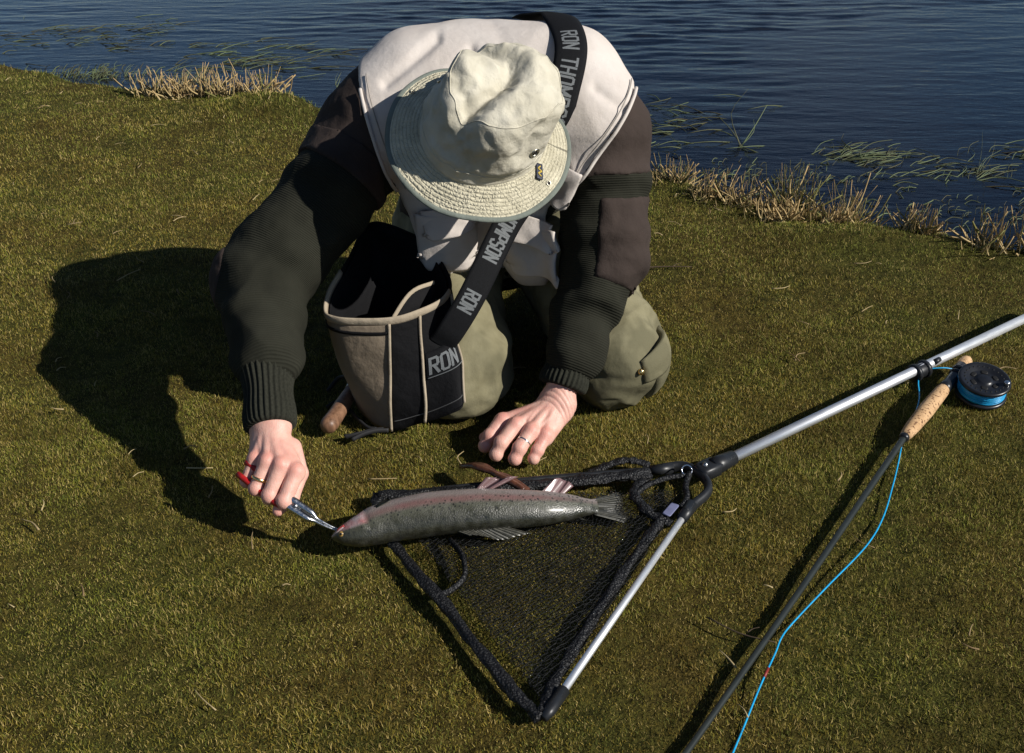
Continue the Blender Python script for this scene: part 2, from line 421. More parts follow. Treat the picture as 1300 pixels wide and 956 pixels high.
# reed tufts at the water's edge
reed = Mat('dry_reed', (.4, .3, .14), .7, .3)
reed.color(reed.mix(reed.ramp(reed.attr('tone'), [(.25, 0), (.6, 1)]), reed.mix(reed.ramp(reed.attr('along'), [(0, 0), (.5, 1)]), (.05, .05, .015), (.16, .15, .045)), reed.mix(reed.attr('along'), (.47, .37, .18), (.40, .27, .12)))); reed = reed.m
def reed_tuft(x, y, n, h, spread_, green, seed, lab, group):
    r = np.random.default_rng(seed); parts, tone, al = [], [], []
    for i in range(int(n*1.7)):
        bx_, by_ = x+r.normal(0, spread_), y-(.10 if y > 3.5 else .05)+r.normal(0, spread_*.8); z = float(ground_z(np.array([bx_]), np.array([by_]))[0])-.005
        L = h*(.78 if y > 3.5 else .9)*r.uniform(.2, 1.15); a = r.uniform(0, 6.28); t = abs(r.normal(0, .45))
        if r.uniform() < .25: t += .75
        d = np.array([math.cos(a)*math.sin(t), math.sin(a)*math.sin(t), math.cos(t)])
        p = np.array([bx_, by_, z]); q = p+d*L; k = p+d*L*.5+r.normal(0, .06*L, 3)*np.array([1, 1, .3])
        pts = cr([p, k, q], 3); w = r.uniform(.0018, .0042)*(1.25 if y > 3.5 else 1)
        s = tube(pts, w*np.linspace(1, .5, len(pts)), 4, ry=w*.35*np.linspace(1, .5, len(pts)))
        parts.append(s); tone += [0. if r.uniform() < green else r.uniform(.5, 1)]*len(s[0]); al += list(np.repeat(np.linspace(0, 1, len(pts)), 4))+[0, 1]
    return mk('reed_tuft', cat_vf(*parts), reed, attrs={'tone': tone, 'along': al}, label=lab, cat='reeds', group=group)
GL, GR = 'dry reed tufts on the far left bank', 'dry reed tufts on the right bank'
for a in ((-1.345, 4.06, 34, .13, .035, .25, 'leftmost tuft of the pale cut reeds on the left bank'),
          (-1.235, 4.05, 60, .12, .035, .05, 'bright straw tuft, second from left on the left bank'),
          (-1.13, 4.05, 55, .15, .035, .1, 'tall straw tuft in the middle of the left bank row'),
          (-1.02, 4.03, 60, .12, .035, .05, 'pale straw tuft right of the middle of the left bank row'),
          (-.90, 3.99, 50, .13, .035, .15, 'rightmost tuft of the pale reed row, nearest the person')):
    reed_tuft(*a[:6], int(-a[0]*100), a[6], GL)
for a in ((.475, 3.06, 60, .09, .03, .3, 'small tuft on the right bank touching the sleeve in view'),
          (.56, 2.92, 50, .10, .03, .15, 'short straw tuft on the right bank, second from the sleeve'),
          (.655, 2.87, 60, .11, .045, .1, 'dense brown straw tuft left of the green tuft on the right bank'),
          (.79, 2.86, 80, .15, .04, .75, 'dark green tuft with one tall stalk on the right bank'),
          (.945, 2.83, 75, .16, .03, .45, 'tallest upright brown tuft on the right bank'),
          (.73, 2.74, 120, .07, .035, .1, 'low flattened straw tuft in front of the green tuft'),
          (.86, 2.70, 100, .06, .03, .2, 'low straw clump in front of the tallest brown tuft'),
          (1.06, 2.63, 80, .08, .025, .3, 'sparse tuft right of the tallest brown tuft'),
          (1.20, 2.53, 40, .12, .03, .2, 'loose leaning stalks on the bank near the right edge'),
          (1.33, 2.52, 44, .15, .03, .2, 'straw tuft at the right edge of the photo')):
    reed_tuft(*a[:6], int(a[0]*100)+3, a[6], GR)

# weed lying on and standing in the water
weed = Mat('water_weed', (.09, .1, .05), .6, .3); weed.color(weed.mix(weed.attr('tone'), (.13, .17, .08), (.05, .04, .02))); weed = weed.m
def weed_patch(name, x, y, n, L0, sx, sy, dirx, seed, lab, cat='water weed', up=0.):
    r = np.random.default_rng(seed); parts, tone = [], []
    for i in range(n):
        p = np.array([x+r.normal(0, sx), y+r.normal(0, sy), -.047]); a = dirx+r.normal(0, .5); L = L0*r.uniform(.4, 1.2)
        d = np.array([math.cos(a), math.sin(a), 0]); u = up*r.uniform(0, 1)
        q = p+d*L*(1-.4*u)+np.array([0, 0, L*u]); k = (p+q)/2+np.array([-d[1], d[0], 0])*L*r.normal(0, .12)+np.array([0, 0, .006*r.uniform(0, 1)])
        pts = cr([p-np.array([0, 0, .01]), k, q], 3); w = r.uniform(.0014, .003)
        s = tube(pts, w*np.linspace(1, .4, len(pts)), 4, ry=w*.4*np.linspace(1, .4, len(pts))); parts.append(s); tone += [r.uniform(0, 1)]*len(s[0])
    mk(name, cat_vf(*parts), weed, attrs={'tone': tone}, label=lab, cat=cat, group='weed patches in the shallow water', kind='stuff' if name != 'water_stalk' else None)
weed_patch('floating_weed', 1.12, 3.36, 46, .17, .07, .06, .5, 1, 'pale arched blades floating left of the other right-hand weed')
weed_patch('floating_weed', 1.38, 3.22, 60, .15, .14, .08, .7, 2, 'spiky floating weed near the right edge of the lake')
weed_patch('floating_weed', 1.72, 3.35, 50, .15, .12, .08, .4, 3, 'floating weed touching the right edge of the photo')
weed_patch('floating_weed', .62, 3.75, 60, .16, .16, .16, 2.9, 4, 'brown drifting stalks just right of the person\'s shoulder')
weed_patch('floating_weed', -1.15, 4.75, 70, .2, .2, .16, .3, 5, 'drifting brown stalks behind the left reed row')
weed_patch('floating_weed', -2.1, 5.2, 70, .14, .25, .2, .2, 6, 'dark weed patch in the far left corner of the lake')
weed_patch('floating_weed', -1.75, 4.42, 150, .05, .14, .05, .8, 7, 'low green weed fringe along the left waterline', up=.8)
weed_patch('floating_weed', -1.33, 4.32, 50, .06, .06, .04, 1.2, 8, 'small green sprigs in the shallows by the left waterline', up=.9)
weed_patch('water_stalk', .78, 3.47, 6, .16, .012, .01, 1.5, 9, 'upright dark stalk standing in the water, right of the person', 'stalk', up=1.)
weed_patch('water_stalk', 1.47, 3.2, 5, .13, .012, .01, 1.2, 10, 'dark stalk among the spiky weed near the right edge', 'stalk', up=1.)
weed_patch('water_stalk', -.68, 4.25, 7, .1, .02, .02, 1.4, 11, 'dark stalks in the water right of the left reed row', 'stalk', up=1.)
weed_patch('submerged_weed', .75, 3.15, 120, .05, .22, .08, .8, 12, 'fine green weed in the shallows off the right bank')
weed_patch('submerged_weed', 1.45, 2.85, 120, .05, .25, .08, .8, 13, 'fine green weed in the shallows near the right edge')
# ------------------------------------------------------------------ the kneeling person
person = empty('person', (-.04, 1.8, 0), 'kneeling person in floppy sun hat, pale vest and dark knitted sweater bending over a fish', 'person')
skin = Mat('skin', (.58, .34, .26), .5, .4)
sk_n = skin.noise(70, 4); red = skin.attr('red')
c = skin.mix(skin.ramp(sk_n, [(.3, 0), (.7, 1)]), (.61, .33, .265), (.69, .41, .33))
c = skin.mix(red, c, (.62, .21, .165))
c = skin.mix(skin.ramp(skin.noise(26, 3), [(.5, 0), (.7, .6)]), c, (.58, .25, .20))
skin.color(c); skin.set(**{'Subsurface Weight': .12, 'Subsurface Scale': .012}); skin.b.inputs['Subsurface Radius'].default_value = (1, .35, .2)
skin.bump(skin.vor(380), .0002); skin.bump(skin.noise(1, 3, skin.co((420, 110, 260))), .0004); skin = skin.m

def hand(wrist, arm, mcp, rest, thumb, rads, h=.0013, crease=()):
    """mcp: index..little knuckles; rest: per finger later joints; thumb: joints from the palm; one continuous skin"""
    allp = np.array([wrist, arm]+list(mcp)+[q for f in rest for q in f]+list(thumb))
    g = Grid(allp.min(0)-.022, allp.max(0)+.022, h); P = g.P
    wrist, arm = np.array(wrist), np.array(arm); mcp = [np.array(q) for q in mcp]
    F = cap(P, arm, wrist, .029, .0265)
    side = unit(mcp[0]-mcp[3])
    F = smin(F, cap(P, wrist+side*.012, wrist-side*.014, .0225, .0215), .012)
    nrm = unit(np.cross(mcp[0]-mcp[3], (mcp[1]+mcp[2])/2-wrist)); nrm = nrm if nrm[2] > 0 else -nrm
    for q, rr in zip(mcp, (.0135, .0135, .0125, .0115)):
        F = smin(F, cap(P, wrist+(q-wrist)*.12-nrm*.004, q-nrm*.003, .0175, rr), .012)
    lowm = (mcp[2]+mcp[3])/2
    F = smin(F, cap(P, wrist-side*.014+(mcp[3]-wrist)*.2-nrm*.008, mcp[3]-nrm*.008, .016, .011), .012)
    for q in mcp:                                                    # tendons and knuckles
        F = smin(F, cap(P, wrist+(q-wrist)*.35+nrm*.0115, q+nrm*.007, .0028, .0045), .007)
        F = smin(F, ell(P, q+nrm*.003, (.0105, .0105, .0105)), .005)
    mid = [(mcp[k]+mcp[k+1])/2 for k in range(3)]
    for k, q in enumerate(mid):                                       # veins between the tendons
        a_ = wrist+(q-wrist)*.30+nrm*.0125+side*.004*(1-k); b_ = q-(q-wrist)*.16+nrm*.0085; c2 = (a_+b_)/2+side*.005*(1 if k % 2 else -1)+nrm*.001
        F = smin(F, np.minimum(cap(P, a_, c2, .0016, .0019), cap(P, c2, b_, .0019, .0014)), .004)
    if crease:
        hd = unit((mcp[1]+mcp[2])/2-wrist); S_ = (P[0]-wrist[0])*hd[0]+(P[1]-wrist[1])*hd[1]+(P[2]-wrist[2])*hd[2]; T_ = (P[0]-wrist[0])*side[0]+(P[1]-wrist[1])*side[1]+(P[2]-wrist[2])*side[2]
        for c0 in crease: F = F+.0009*np.exp(-((S_-c0-T_*T_*6-T_*.12)/.0016)**2)
    fing = None
    for i, js in enumerate(rest):
        js = [mcp[i]]+[np.array(q) for q in js]; rr = rads[i]; f = None
        for k in range(len(js)-1):
            s = cap(P, js[k], js[k+1], rr[k], rr[k+1]); f = s if f is None else smin(f, s, .003)
        for k in range(1, len(js)-1): f = smin(f, ell(P, js[k], (rr[k]*1.07,)*3), .003)
        fing = f if fing is None else smin(fing, f, .0012)
    F = smin(F, fing, .0055)
    tj = [np.array(q) for q in thumb]; f = None
    for k, (ra, rb) in enumerate(zip((.017, .0125, .0112), (.0125, .0112, .0088))):
        if k+1 >= len(tj): break
        s = cap(P, tj[k], tj[k+1], ra, rb); f = s if f is None else smin(f, s, .004)
    F = smin(F, f, .007)
    v, fa = nets(F, g); v = relax(v, fa, 1, .4)
    kn = np.array([q+nrm*.008 for q in mcp]+[np.array(f[-1]) for f in rest]+[np.array(f[0]) for f in rest]+[tj[-1]])
    d = np.linalg.norm(v[:, None]-kn[None], axis=2).min(1)
    redn = np.clip(1-d/.017, 0, 1)*.75
    return v, fa, redn

# left hand, flat on the turf, fingers towards the camera
LMCP = [(-.017, 1.584, .050), (.007, 1.563, .054), (.033, 1.549, .051), (.058, 1.547, .043)]
LREST = [[(-.038, 1.560, .034), (-.047, 1.553, .018), (-.047, 1.561, .010)],
         [(-.018, 1.535, .036), (-.027, 1.525, .019), (-.028, 1.533, .010)],
         [(.013, 1.522, .034), (.005, 1.513, .018), (.003, 1.520, .010)],
         [(.044, 1.524, .028), (.037, 1.515, .017), (.035, 1.522, .009)]]
LTH = [(.042, 1.61, .043), (.002, 1.615, .032), (-.028, 1.603, .02), (-.050, 1.588, .013)]
RAD = [(.0118, .0104, .0092, .0074), (.0122, .0107, .0094, .0076), (.0115, .010, .009, .0072), (.0103, .0088, .0078, .0064)]
LW, LA = (.080, 1.612, .070), (.097, 1.645, .115)
hl = hand(LW, LA, LMCP, LREST, LTH, [tuple(q*1.2 for q in r_) for r_ in RAD], crease=(-.012, -.003, .005, .013, .021))
# right hand, closed round the pliers
RMCP = [(-.323, 1.346, .112), (-.346, 1.350, .121), (-.369, 1.358, .122), (-.391, 1.372, .117)]
RREST = [[(-.338, 1.312, .082), (-.352, 1.330, .068), (-.356, 1.350, .072)],
         [(-.362, 1.322, .085), (-.370, 1.338, .068), (-.368, 1.358, .074)],
         [(-.385, 1.335, .089), (-.386, 1.352, .073), (-.380, 1.370, .080)],
         [(-.403, 1.353, .090), (-.398, 1.368, .077), (-.391, 1.382, .086)]]
RTH = [(-.348, 1.400, .115), (-.331, 1.370, .088), (-.340, 1.337, .066), (-.357, 1.312, .060)]
RW, RA = (-.371, 1.424, .148), (-.380, 1.466, .185)
RADR = [tuple(q*1.1 for q in r_) for r_ in RAD]
dx_ = np.array((-.008, 0, -.004)); RMCP = [np.array(q)+dx_ for q in RMCP]; RREST = [[np.array(q)+dx_*(1-.3*k) for k, q in enumerate(f_)] for f_ in RREST]; RW = tuple(np.array(RW)+dx_*1.4); RA = tuple(np.array(RA)+dx_*1.4)
hr = hand(RW, RA, RMCP, RREST, RTH, RADR)

# head, neck, trunk and limbs under the clothes
B = np.array([-.053, 1.68, .525]); A = unit([.21, -.54, .81])
e1 = unit(np.array([1, 0, 0])-A*A[0]); e2 = np.cross(A, e1); fwd = -e2
M3 = np.array([e1, e2, A])
g = Grid((-.22, 1.58, .36), (.1, 1.95, .66), .004); P = g.P
hc = B-A*.012-fwd*.012
F = ell(P, hc, (.072, .088, .080), M3)
F = smin(F, ell(P, B-A*.055+fwd*.03, (.058, .055, .06), M3), .03)
F = smin(F, ell(P, B-A*.092+fwd*.062, (.024, .018, .016), M3), .025)                      # chin
F = smin(F, cap(P, B-A*.02+fwd*.082, B-A*.045+fwd*.103, .008, .0125), .012)               # nose
F = smin(F, cap(P, B-A*.068+fwd*.082-e1*.02, B-A*.068+fwd*.082+e1*.02, .006, .006), .008)  # mouth
for s in (-1, 1):
    F = smax(F, -ell(P, B-A*.012+fwd*.096+e1*.032*s, (.017, .012, .01), M3), .008)
    F = smin(F, ell(P, B-A*.012+fwd*.078+e1*.031*s, (.0125, .0125, .0125)), .002)
    F = smin(F, ell(P, B-A*.03-fwd*.005+e1*.077*s, (.009, .02, .031), M3), .006)          # ears
F = smin(F, cap(P, B-A*.05-fwd*.03, (-.045, 1.88, .50), .058, .066), .03)
hv, hf = nets(F, g)
TR = [('e', (-.045, 2.08, .24), (.18, .15, .155)), ('e', (-.045, 2.02, .36), (.17, .14, .15)), ('e', (-.045, 1.965, .49), (.195, .145, .15)),
      ('c', (-.165, 1.915, .555), (.095, 1.915, .562), .092, .092), ('c', (-.215, 1.87, .51), (.13, 1.86, .51), .082, .082)]
def trunk(P, off=0.):
    F = None
    for t in TR:
        s = ell(P, t[1], tuple(q+off for q in t[2])) if t[0] == 'e' else cap(P, t[1], t[2], t[3]+off, t[4]+off)
        F = s if F is None else smin(F, s, .05)
    return F
RSH, REL, RWR = np.array((-.245, 1.87, .490)), np.array((-.430, 1.672, .276)), np.array((-.392, 1.472, .183))
LSH, LEL, LWR = np.array((.158, 1.835, .485)), np.array((.166, 1.765, .28)), np.array((.100, 1.652, .118))
RHP, RKN, RAN = np.array((-.135, 2.08, .235)), np.array((-.096, 1.715, .082)), np.array((-.14, 2.12, .062))
LHP, LKN, LAN = np.array((.06, 2.08, .235)), np.array((.196, 1.745, .086)), np.array((.20, 2.14, .062))
g = Grid((-.52, 1.38, .0), (.32, 2.4, .70), .009); P = g.P
F = trunk(P, -.03)
for a, b, c_, r1, r2, r3 in ((RSH, REL, RWR, .055, .042, .029), (LSH, LEL, LWR, .055, .042, .029), (RHP, RKN, RAN, .08, .055, .04), (LHP, LKN, LAN, .08, .055, .04)):
    F = smin(F, smin(cap(P, a, b, r1, r2), cap(P, b, c_, r2, r3), .01), .03)
for a in (RAN, LAN): F = smin(F, cap(P, a, a+np.array((0, .16, -.02)), .036, .028), .02)
F = smin(F, cap(P, (-.045, 1.88, .50), B-A*.05-fwd*.03, .055, .05), .03)
bv, bf = nets(F, g)
bvf = cat_vf((bv, bf), (hv, hf), (hl[0], hl[1]), (hr[0], hr[1]))
red = np.concatenate([np.zeros(len(bv)), np.full(len(hv), .12), hl[2], hr[2]])
mk('body', bvf, skin, person, attrs={'red': red})
# hair fringe showing under the hat at the back of the head
g = Grid((-.2, 1.6, .38), (.08, 1.9, .62), .004); P = g.P
F = ell(P, hc-fwd*.004, (.08, .094, .094), M3)
X = (P[0]-B[0])*fwd[0]+(P[1]-B[1])*fwd[1]+(P[2]-B[2])*fwd[2]; Hh = (P[0]-B[0])*A[0]+(P[1]-B[1])*A[1]+(P[2]-B[2])*A[2]
F = np.maximum(F, np.maximum(X-.012, -Hh-.055+np.maximum(X, -.05)*.3))
v, f = nets(F, g); v = v+vnormals(v, f)*(.0025*noise(v@M3.T, 1, 2)[:, None]*0+.002*noise(np.stack([v@e1*220, v@e2*220, v@A*30], 1), 1, 4)[:, None])
mk('hair', (v, f), plain('grey_hair', (.22, .2, .18), .6, var=.4, scale=120), person)
gold = plain('ring_gold', (.85, .62, .28), .22, 1, var=.03); silver = plain('ring_silver', (.75, .74, .72), .2, 1, var=.03)
def ring(p, d, r, m_):
    d = unit(d); u = unit(np.cross(d, (0, 0, 1))); w = np.cross(d, u); a = np.linspace(0, 2*np.pi, 33)
    pts = np.array(p)+r*(np.cos(a)[:, None]*u+np.sin(a)[:, None]*w)
    mk('ring', tube(pts, .0011, 8, ry=.0026, up=d*0+u), m_, person)
q0, q1 = np.array(LMCP[2]), np.array(LREST[2][0]); ring(q0+(q1-q0)*.62, q1-q0, .0118, silver)
q0, q1 = np.array(RMCP[2]), np.array(RREST[2][0]); ring(q0+(q1-q0)*.66, q1-q0, .0128, gold)

# ------------------------------------------------------------------ sweater
knit = Mat('dark_knit', (.02, .021, .017), .95, .08)
s_ = knit.attr('row')
wv = knit.math('SINE', knit.math('MULTIPLY', s_, 2*math.pi/.0042))
wn2 = knit.noise(300, 2)
knit.color(knit.mix(knit.ramp(knit.noise(12, 4), [(.3, 0), (.7, 1)]), (.0185, .0185, .0135), (.030, .0300, .022)))
knit.color(knit.mix(knit.ramp(wv, [(0, .75), (.5, 1)]), (.013, .014, .010), knit.b.inputs['Base Color'].links[0].from_socket))
knit.bump(knit.math('ADD', wv, knit.math('MULTIPLY', wn2, 1.5)), .00032); knit.set(**{'Sheen Weight': .0}); knit = knit.m
g = Grid((-.54, 1.40, .07), (.29, 2.06, .69), .004); P = g.P
def folds(amp, n, ph, e, tw=1.2, lo=0., hi=1.):
    e = unit(e)
    def m_(t, X, Y, Z):
        c_ = X*e[0]+Y*e[1]+Z*e[2]; rr = np.sqrt(X*X+Y*Y+Z*Z)+1e-6; q = c_/rr
        w = np.clip((t-lo)/.12, 0, 1)*np.clip((hi-t)/.08, 0, 1)
        return amp*w*np.sin(2*np.pi*(n*t)+ph+tw*q+.8*np.sin(5*t*n+ph))*(.6+.4*q)
    return m_
def sweater_f(P, fore=True):
    if not fore: return smin(trunk(P, 0.), np.minimum(cap(P, RSH, REL, .086, .080, folds(.006, 2.6, .4, (0, -1, .3), 2.)), cap(P, LSH, LEL, .084, .07, folds(.006, 2.4, 2.2, (0, -1, .3), 1.5))), .045)
    arms = smin(cap(P, RSH, REL, .086, .080, folds(.006, 2.6, .4, (0, -1, .3), 2.)), cap(P, REL, RWR+(REL-RWR)*.30, .074, .058, folds(.0055, 1.9, 1.2, (.3, -1, 0), 3.0, -.2, 1.3)), .03)
    arms = smin(arms, ell(P, RWR+(REL-RWR)*.26, (.056, .045, .034)), .012)
    la = smin(cap(P, LSH, LEL, .084, .07, folds(.006, 2.4, 2.2, (0, -1, .3), 1.5)), cap(P, LEL, LWR+(LEL-LWR)*.18, .068, .053, folds(.0065, 2.0, .2, (.2, -1, 0), 2.8, -.2, 1.3)), .03)
    return smin(trunk(P, 0.), np.minimum(arms, la), .045)
SW = sweater_f(P)
def arm_row(v, segs):
    """distance along the nearest limb, for the knit rows"""
    num = 0; den = 0
    for a, b, s0 in segs:
        ab = b-a; L = np.linalg.norm(ab); t = ((v-a)@ab)/L**2; tc_ = np.clip(t, -.3, 1.15); d = np.linalg.norm(v-a-tc_[:, None]*ab, axis=1)
        w = np.exp(-np.minimum(d, .6)/.013); num = num+w*(s0+t*L); den = den+w
    return num/den
SEG = [(RSH, REL, 0), (REL, RWR, np.linalg.norm(REL-RSH)), (LSH, LEL, 0), (LEL, LWR, np.linalg.norm(LEL-LSH))]
v, f = nets(SW, g); v = relax(v, f, 2, .5); nn = vnormals(v, f)
cz = lambda v: .0035*fbm(v, 16, 11)+.0045*(1-2*np.abs(noise(np.stack([v[:, 0]*9+v[:, 2]*7, v[:, 1]*8-v[:, 0]*4, v[:, 2]*12], 1), 1, 33)))
v = v+nn*cz(v)[:, None]
mk('sweater', (v, f), knit, person, attrs={'row': arm_row(v, SEG)})
swe = bpy.data.objects['sweater']
def rib_cuff(a, b, r0, r1, seedp):
    pts = cr([a+(b-a)*t for t in np.linspace(0, 1, 6)], 6); n = len(pts)
    rr = np.linspace(r0, r1, n)+.0025*np.sin(np.linspace(0, 9, n)); rr[-1] -= .004
    m_ = lambda s, an: 1+.035*np.clip(np.sin(an*30)*1.6, -1, 1)*np.clip(s*6, 0, 1)+.03*np.sin(an*2+s*3+seedp)
    return tube(pts, rr, 180, mod=m_)
cuffm = plain('cuff_knit', (.023, .0235, .0175), .95, spec=.1, var=.3, scale=300, bump=.0006)
mk('cuff', rib_cuff(RWR+(REL-RWR)*.30, np.array((-.3825, 1.421, .139)), .0455, .0385, .3), cuffm, swe)
mk('cuff', rib_cuff(LWR+(LEL-LWR)*.2, np.array((.088, 1.630, .090)), .0475, .0395, 2.), cuffm, swe)
# brown cloth patches sewn on the sweater
brown = cloth('brown_patch_cloth', (.046, .034, .029), .3, 1200)
X, Y, Z = P
def along(a, b):
    ab = b-a; return ((X-a[0])*ab[0]+(Y-a[1])*ab[1]+(Z-a[2])*ab[2])/float(ab@ab)
t_r, t_l, t_lf = along(RSH, REL), along(LSH, LEL), along(LEL, LWR)
wob = .004*np.sin(X*90)+.004*np.sin(Y*70+1)
def patch(reg, off, name, parent):
    v, f = nets(np.maximum(SW-off, reg), g)
    v = relax(v, f, 1, .4); nn = vnormals(v, f); v = v+nn*cz(v)[:, None]
    return mk(name, (v, f), brown, parent)
patch(np.maximum(np.maximum((t_r-.22)*.3, X+.16), -.06-(t_r+.35)*.3)+wob*.3, .0035, 'shoulder_patch', swe)
patch(np.maximum(np.maximum((t_r-.34)*.3, (.19-t_r)*.3), np.maximum(X+.23, np.sqrt((X-RSH[0])**2+(Y-RSH[1])**2+(Z-RSH[2])**2)-.2)), .0065, 'shoulder_band', swe)
patch(np.maximum(np.maximum((t_l-.30)*.22, .02-X), 0*X-.02)+wob*.3, .0035, 'shoulder_patch', swe)
# elbow patch and the strip down the outside of the left sleeve
patch(np.maximum(np.maximum((.50-t_l)*.22, (t_lf-.22)*.16), .148-X+(Z-.3)*.05), .0035, 'elbow_patch', swe)
patch(np.maximum(np.maximum((.15-t_lf)*.16, (t_lf-.95)*.16), np.abs(X-.205-(.13-Z)*-.25)-.014), .003, 'sleeve_strip', swe)
patch(np.sqrt((X-REL[0]+.065)**2+(Y-REL[1]+.01)**2+((Z-REL[2]-.01)*.7)**2)-.040, .0015, 'elbow_patch', swe)

# ------------------------------------------------------------------ vest
vestm = Mat('vest_cloth', (.56, .52, .52), .9, .2)
vestm.color(vestm.ramp(vestm.noise(14, 5), [(.3, (.52, .465, .42)), (.7, (.61, .555, .51))]))
vestm.bump(vestm.noise(1400, 2), .0004); vestm.bump(vestm.noise(75, 3), .0012); vestm = vestm.m
g2 = Grid((-.33, 1.64, .14), (.29, 2.32, .73), .004); P2 = g2.P; X, Y, Z = P2
VF = sweater_f(P2, False)-.013
VF = smin(VF, ell(P2, (-.13, 1.855, .335), (.09, .062, .135)), .04)           # loaded front pockets
VF = smin(VF, ell(P2, (.052, 1.852, .315), (.088, .062, .13)), .04)
VF = VF+.004*np.sin(9*(X*.9+Z*.6)*6.28*.5+2*np.sin(Z*18))*np.clip((1.9-Y)*6, 0, 1)
FULL = VF
cut_r = X-(.222-np.clip(.585-Z, -.02, .22)*.72); cut_l = (-.262+np.clip(.585-Z, -.02, .3)*.30)-X
VF = smax(smax(VF, cut_r, .006), cut_l, .006)
VF = smax(VF, .192+.012*np.sin(X*30)-Z, .006)
neck = .07-np.sqrt((X+.045)**2+(Y-1.775)**2+((Z-.545)*.8)**2)
VF = smax(VF, neck, .01)
v, f = nets(VF, g2); v = relax(v, f, 1, .4); nn = vnormals(v, f)
# soft pulls across the back and crumpled folds at the front
fr = np.clip((1.90-v[:, 1])*9, 0, 1)*np.clip((.50-v[:, 2])*12, .15, 1)
crs = lambda k, sc, sd: np.exp(-(noise(v*np.array(sc), k, sd)/.2)**2)
fold = 1-np.abs(noise(np.stack([v[:, 0]*13+v[:, 2]*7, v[:, 1]*4, v[:, 2]*5-v[:, 0]*6], 1), 1, 3))*2
v = v+nn*((.010*fold*fr+.0022*(1-np.abs(noise(np.stack([v[:, 0]*7-v[:, 1]*4, v[:, 1]*2.2, v[:, 2]*3], 1), 1, 9))*2)*(1-fr))-.0032*crs(1, (11, 3, 5), 51)*(.6+fr)-.005*crs(1, (6, 6, 13), 52)*fr-.003*crs(1, (15, 8, 17), 53)*fr)[:, None]
# long diagonal pleat on the back towards the armhole
for (c0, c1, w, dpt) in (((-.215, .59), (-.13, .65), .0085, .0075), ((-.165, .545), (-.07, .635), .008, .008), ((.14, .585), (.19, .555), .008, .006)):
    c0, c1 = np.array(c0), np.array(c1); dd = c1-c0; q = v[:, [0, 2]]-c0; t = np.clip(q@dd/(dd@dd), 0, 1); dist = np.linalg.norm(q-t[:, None]*dd, axis=1)
    v = v-nn*(dpt*np.exp(-(dist/w)**2)*np.clip(fr*0+1, 0, 1))[:, None]
vest = mk('vest', (v, f), vestm, person)
def vest_f(p):
    p = np.atleast_2d(np.asarray(p, np.float32)); q = [p[:, k].reshape(-1, 1, 1) for k in range(3)]
    return smin(smin(sweater_f(q, False)-.013, ell(q, (-.13, 1.855, .335), (.09, .062, .135)), .04), ell(q, (.052, 1.852, .315), (.088, .062, .13)), .04).ravel().astype(float)
def vest_n(p):
    p = np.atleast_2d(np.asarray(p, float)); e = .003
    return unit(np.stack([vest_f(p+d)-vest_f(p-d) for d in np.eye(3)*e], 1))
def on_vest(p, off=.006, it=6):
    one = np.ndim(p) == 1; p = np.atleast_2d(np.array(p, float))
    for _ in range(it): p = p-vest_n(p)*(vest_f(p)-off)[:, None]
    return p[0] if one else p
def flap(c, w, h, drop, seed, off=.012, tilt=0.):
    """a pocket flap or pouch lying on the vest: a crumpled thick sheet"""
    c = on_vest(c, off); n = vest_n(c)[0]; u = unit(np.cross((0, 0, 1), n)); d = unit(np.cross(u, n)); d = -d if d[2] > 0 else d
    u, d = unit(u*math.cos(tilt)+d*math.sin(tilt)), unit(d*math.cos(tilt)-u*math.sin(tilt))
    x, y = np.meshgrid(np.linspace(-1, 1, 22), np.linspace(0, 1, 22), indexing='ij')
    Pp = on_vest((c+u*x[..., None]*w/2+d*y[..., None]*h).reshape(-1, 3), off, 4).reshape(22, 22, 3)
    k = noise(np.stack([x*1.6, y*2.2, 0*x+seed], -1), 1, seed)
    lift = drop*y+.007*k*(y+.2)-.006*np.abs(x)**6
    Pp = Pp+n*lift[..., None]-d*(.12*h*np.clip(np.abs(x)-.75, 0, 1)*4*(y > .8))[..., None]
    nr_ = np.cross(Pp[-1, 0]-Pp[0, 0], Pp[0, -1]-Pp[0, 0])
    return slab(Pp if nr_@n > 0 else Pp[::-1], .007)
mk('pocket_flap', flap((.115, 1.78, .46), .085, .075, .012, 2, tilt=.35), vestm, vest)
mk('pocket_flap', flap((-.12, 1.80, .37), .10, .055, .016, 5, tilt=-.2), vestm, vest)
mk('pocket_flap', flap((.05, 1.80, .35), .10, .05, .016, 7, tilt=.2), vestm, vest)
mk('pocket', flap((.045, 1.8, .335), .12, .11, .004, 4, .016), vestm, vest)
mk('pocket', flap((-.12, 1.8, .355), .12, .12, .004, 6, .016), vestm, vest)
# piping down the front of both armholes
def armhole(xf, zs):
    ys = np.arange(1.60, 2.0, .002); pts = []
    for z in zs:
        val = vest_f(np.stack([np.full(len(ys), xf(z)), ys, np.full(len(ys), z)], 1)); k = np.argmax(val < .003)
        if val[k] < .003: pts.append((xf(z), ys[k], z))
    pts = np.array(pts); return cr(np.concatenate([pts[:1], pts[1:-1][::2], pts[-1:]]), 4)
mk('armhole_piping', tube(armhole(lambda z: .222-min(max(.585-z, -.02), .22)*.72-.002, np.linspace(.60, .42, 24)), .0032, 8), vestm, vest)
mk('armhole_piping', tube(armhole(lambda z: -.262+min(max(.585-z, -.02), .3)*.30+.002, np.linspace(.58, .40, 24)), .0032, 8), vestm, vest)
stitch = plain('vest_stitch', (.30, .27, .24), .9)
mk('stitched_seam', tube(armhole(lambda z: .222-min(max(.585-z, -.02), .22)*.72-.017, np.linspace(.62, .42, 26)), .0011, 6), stitch, vest)
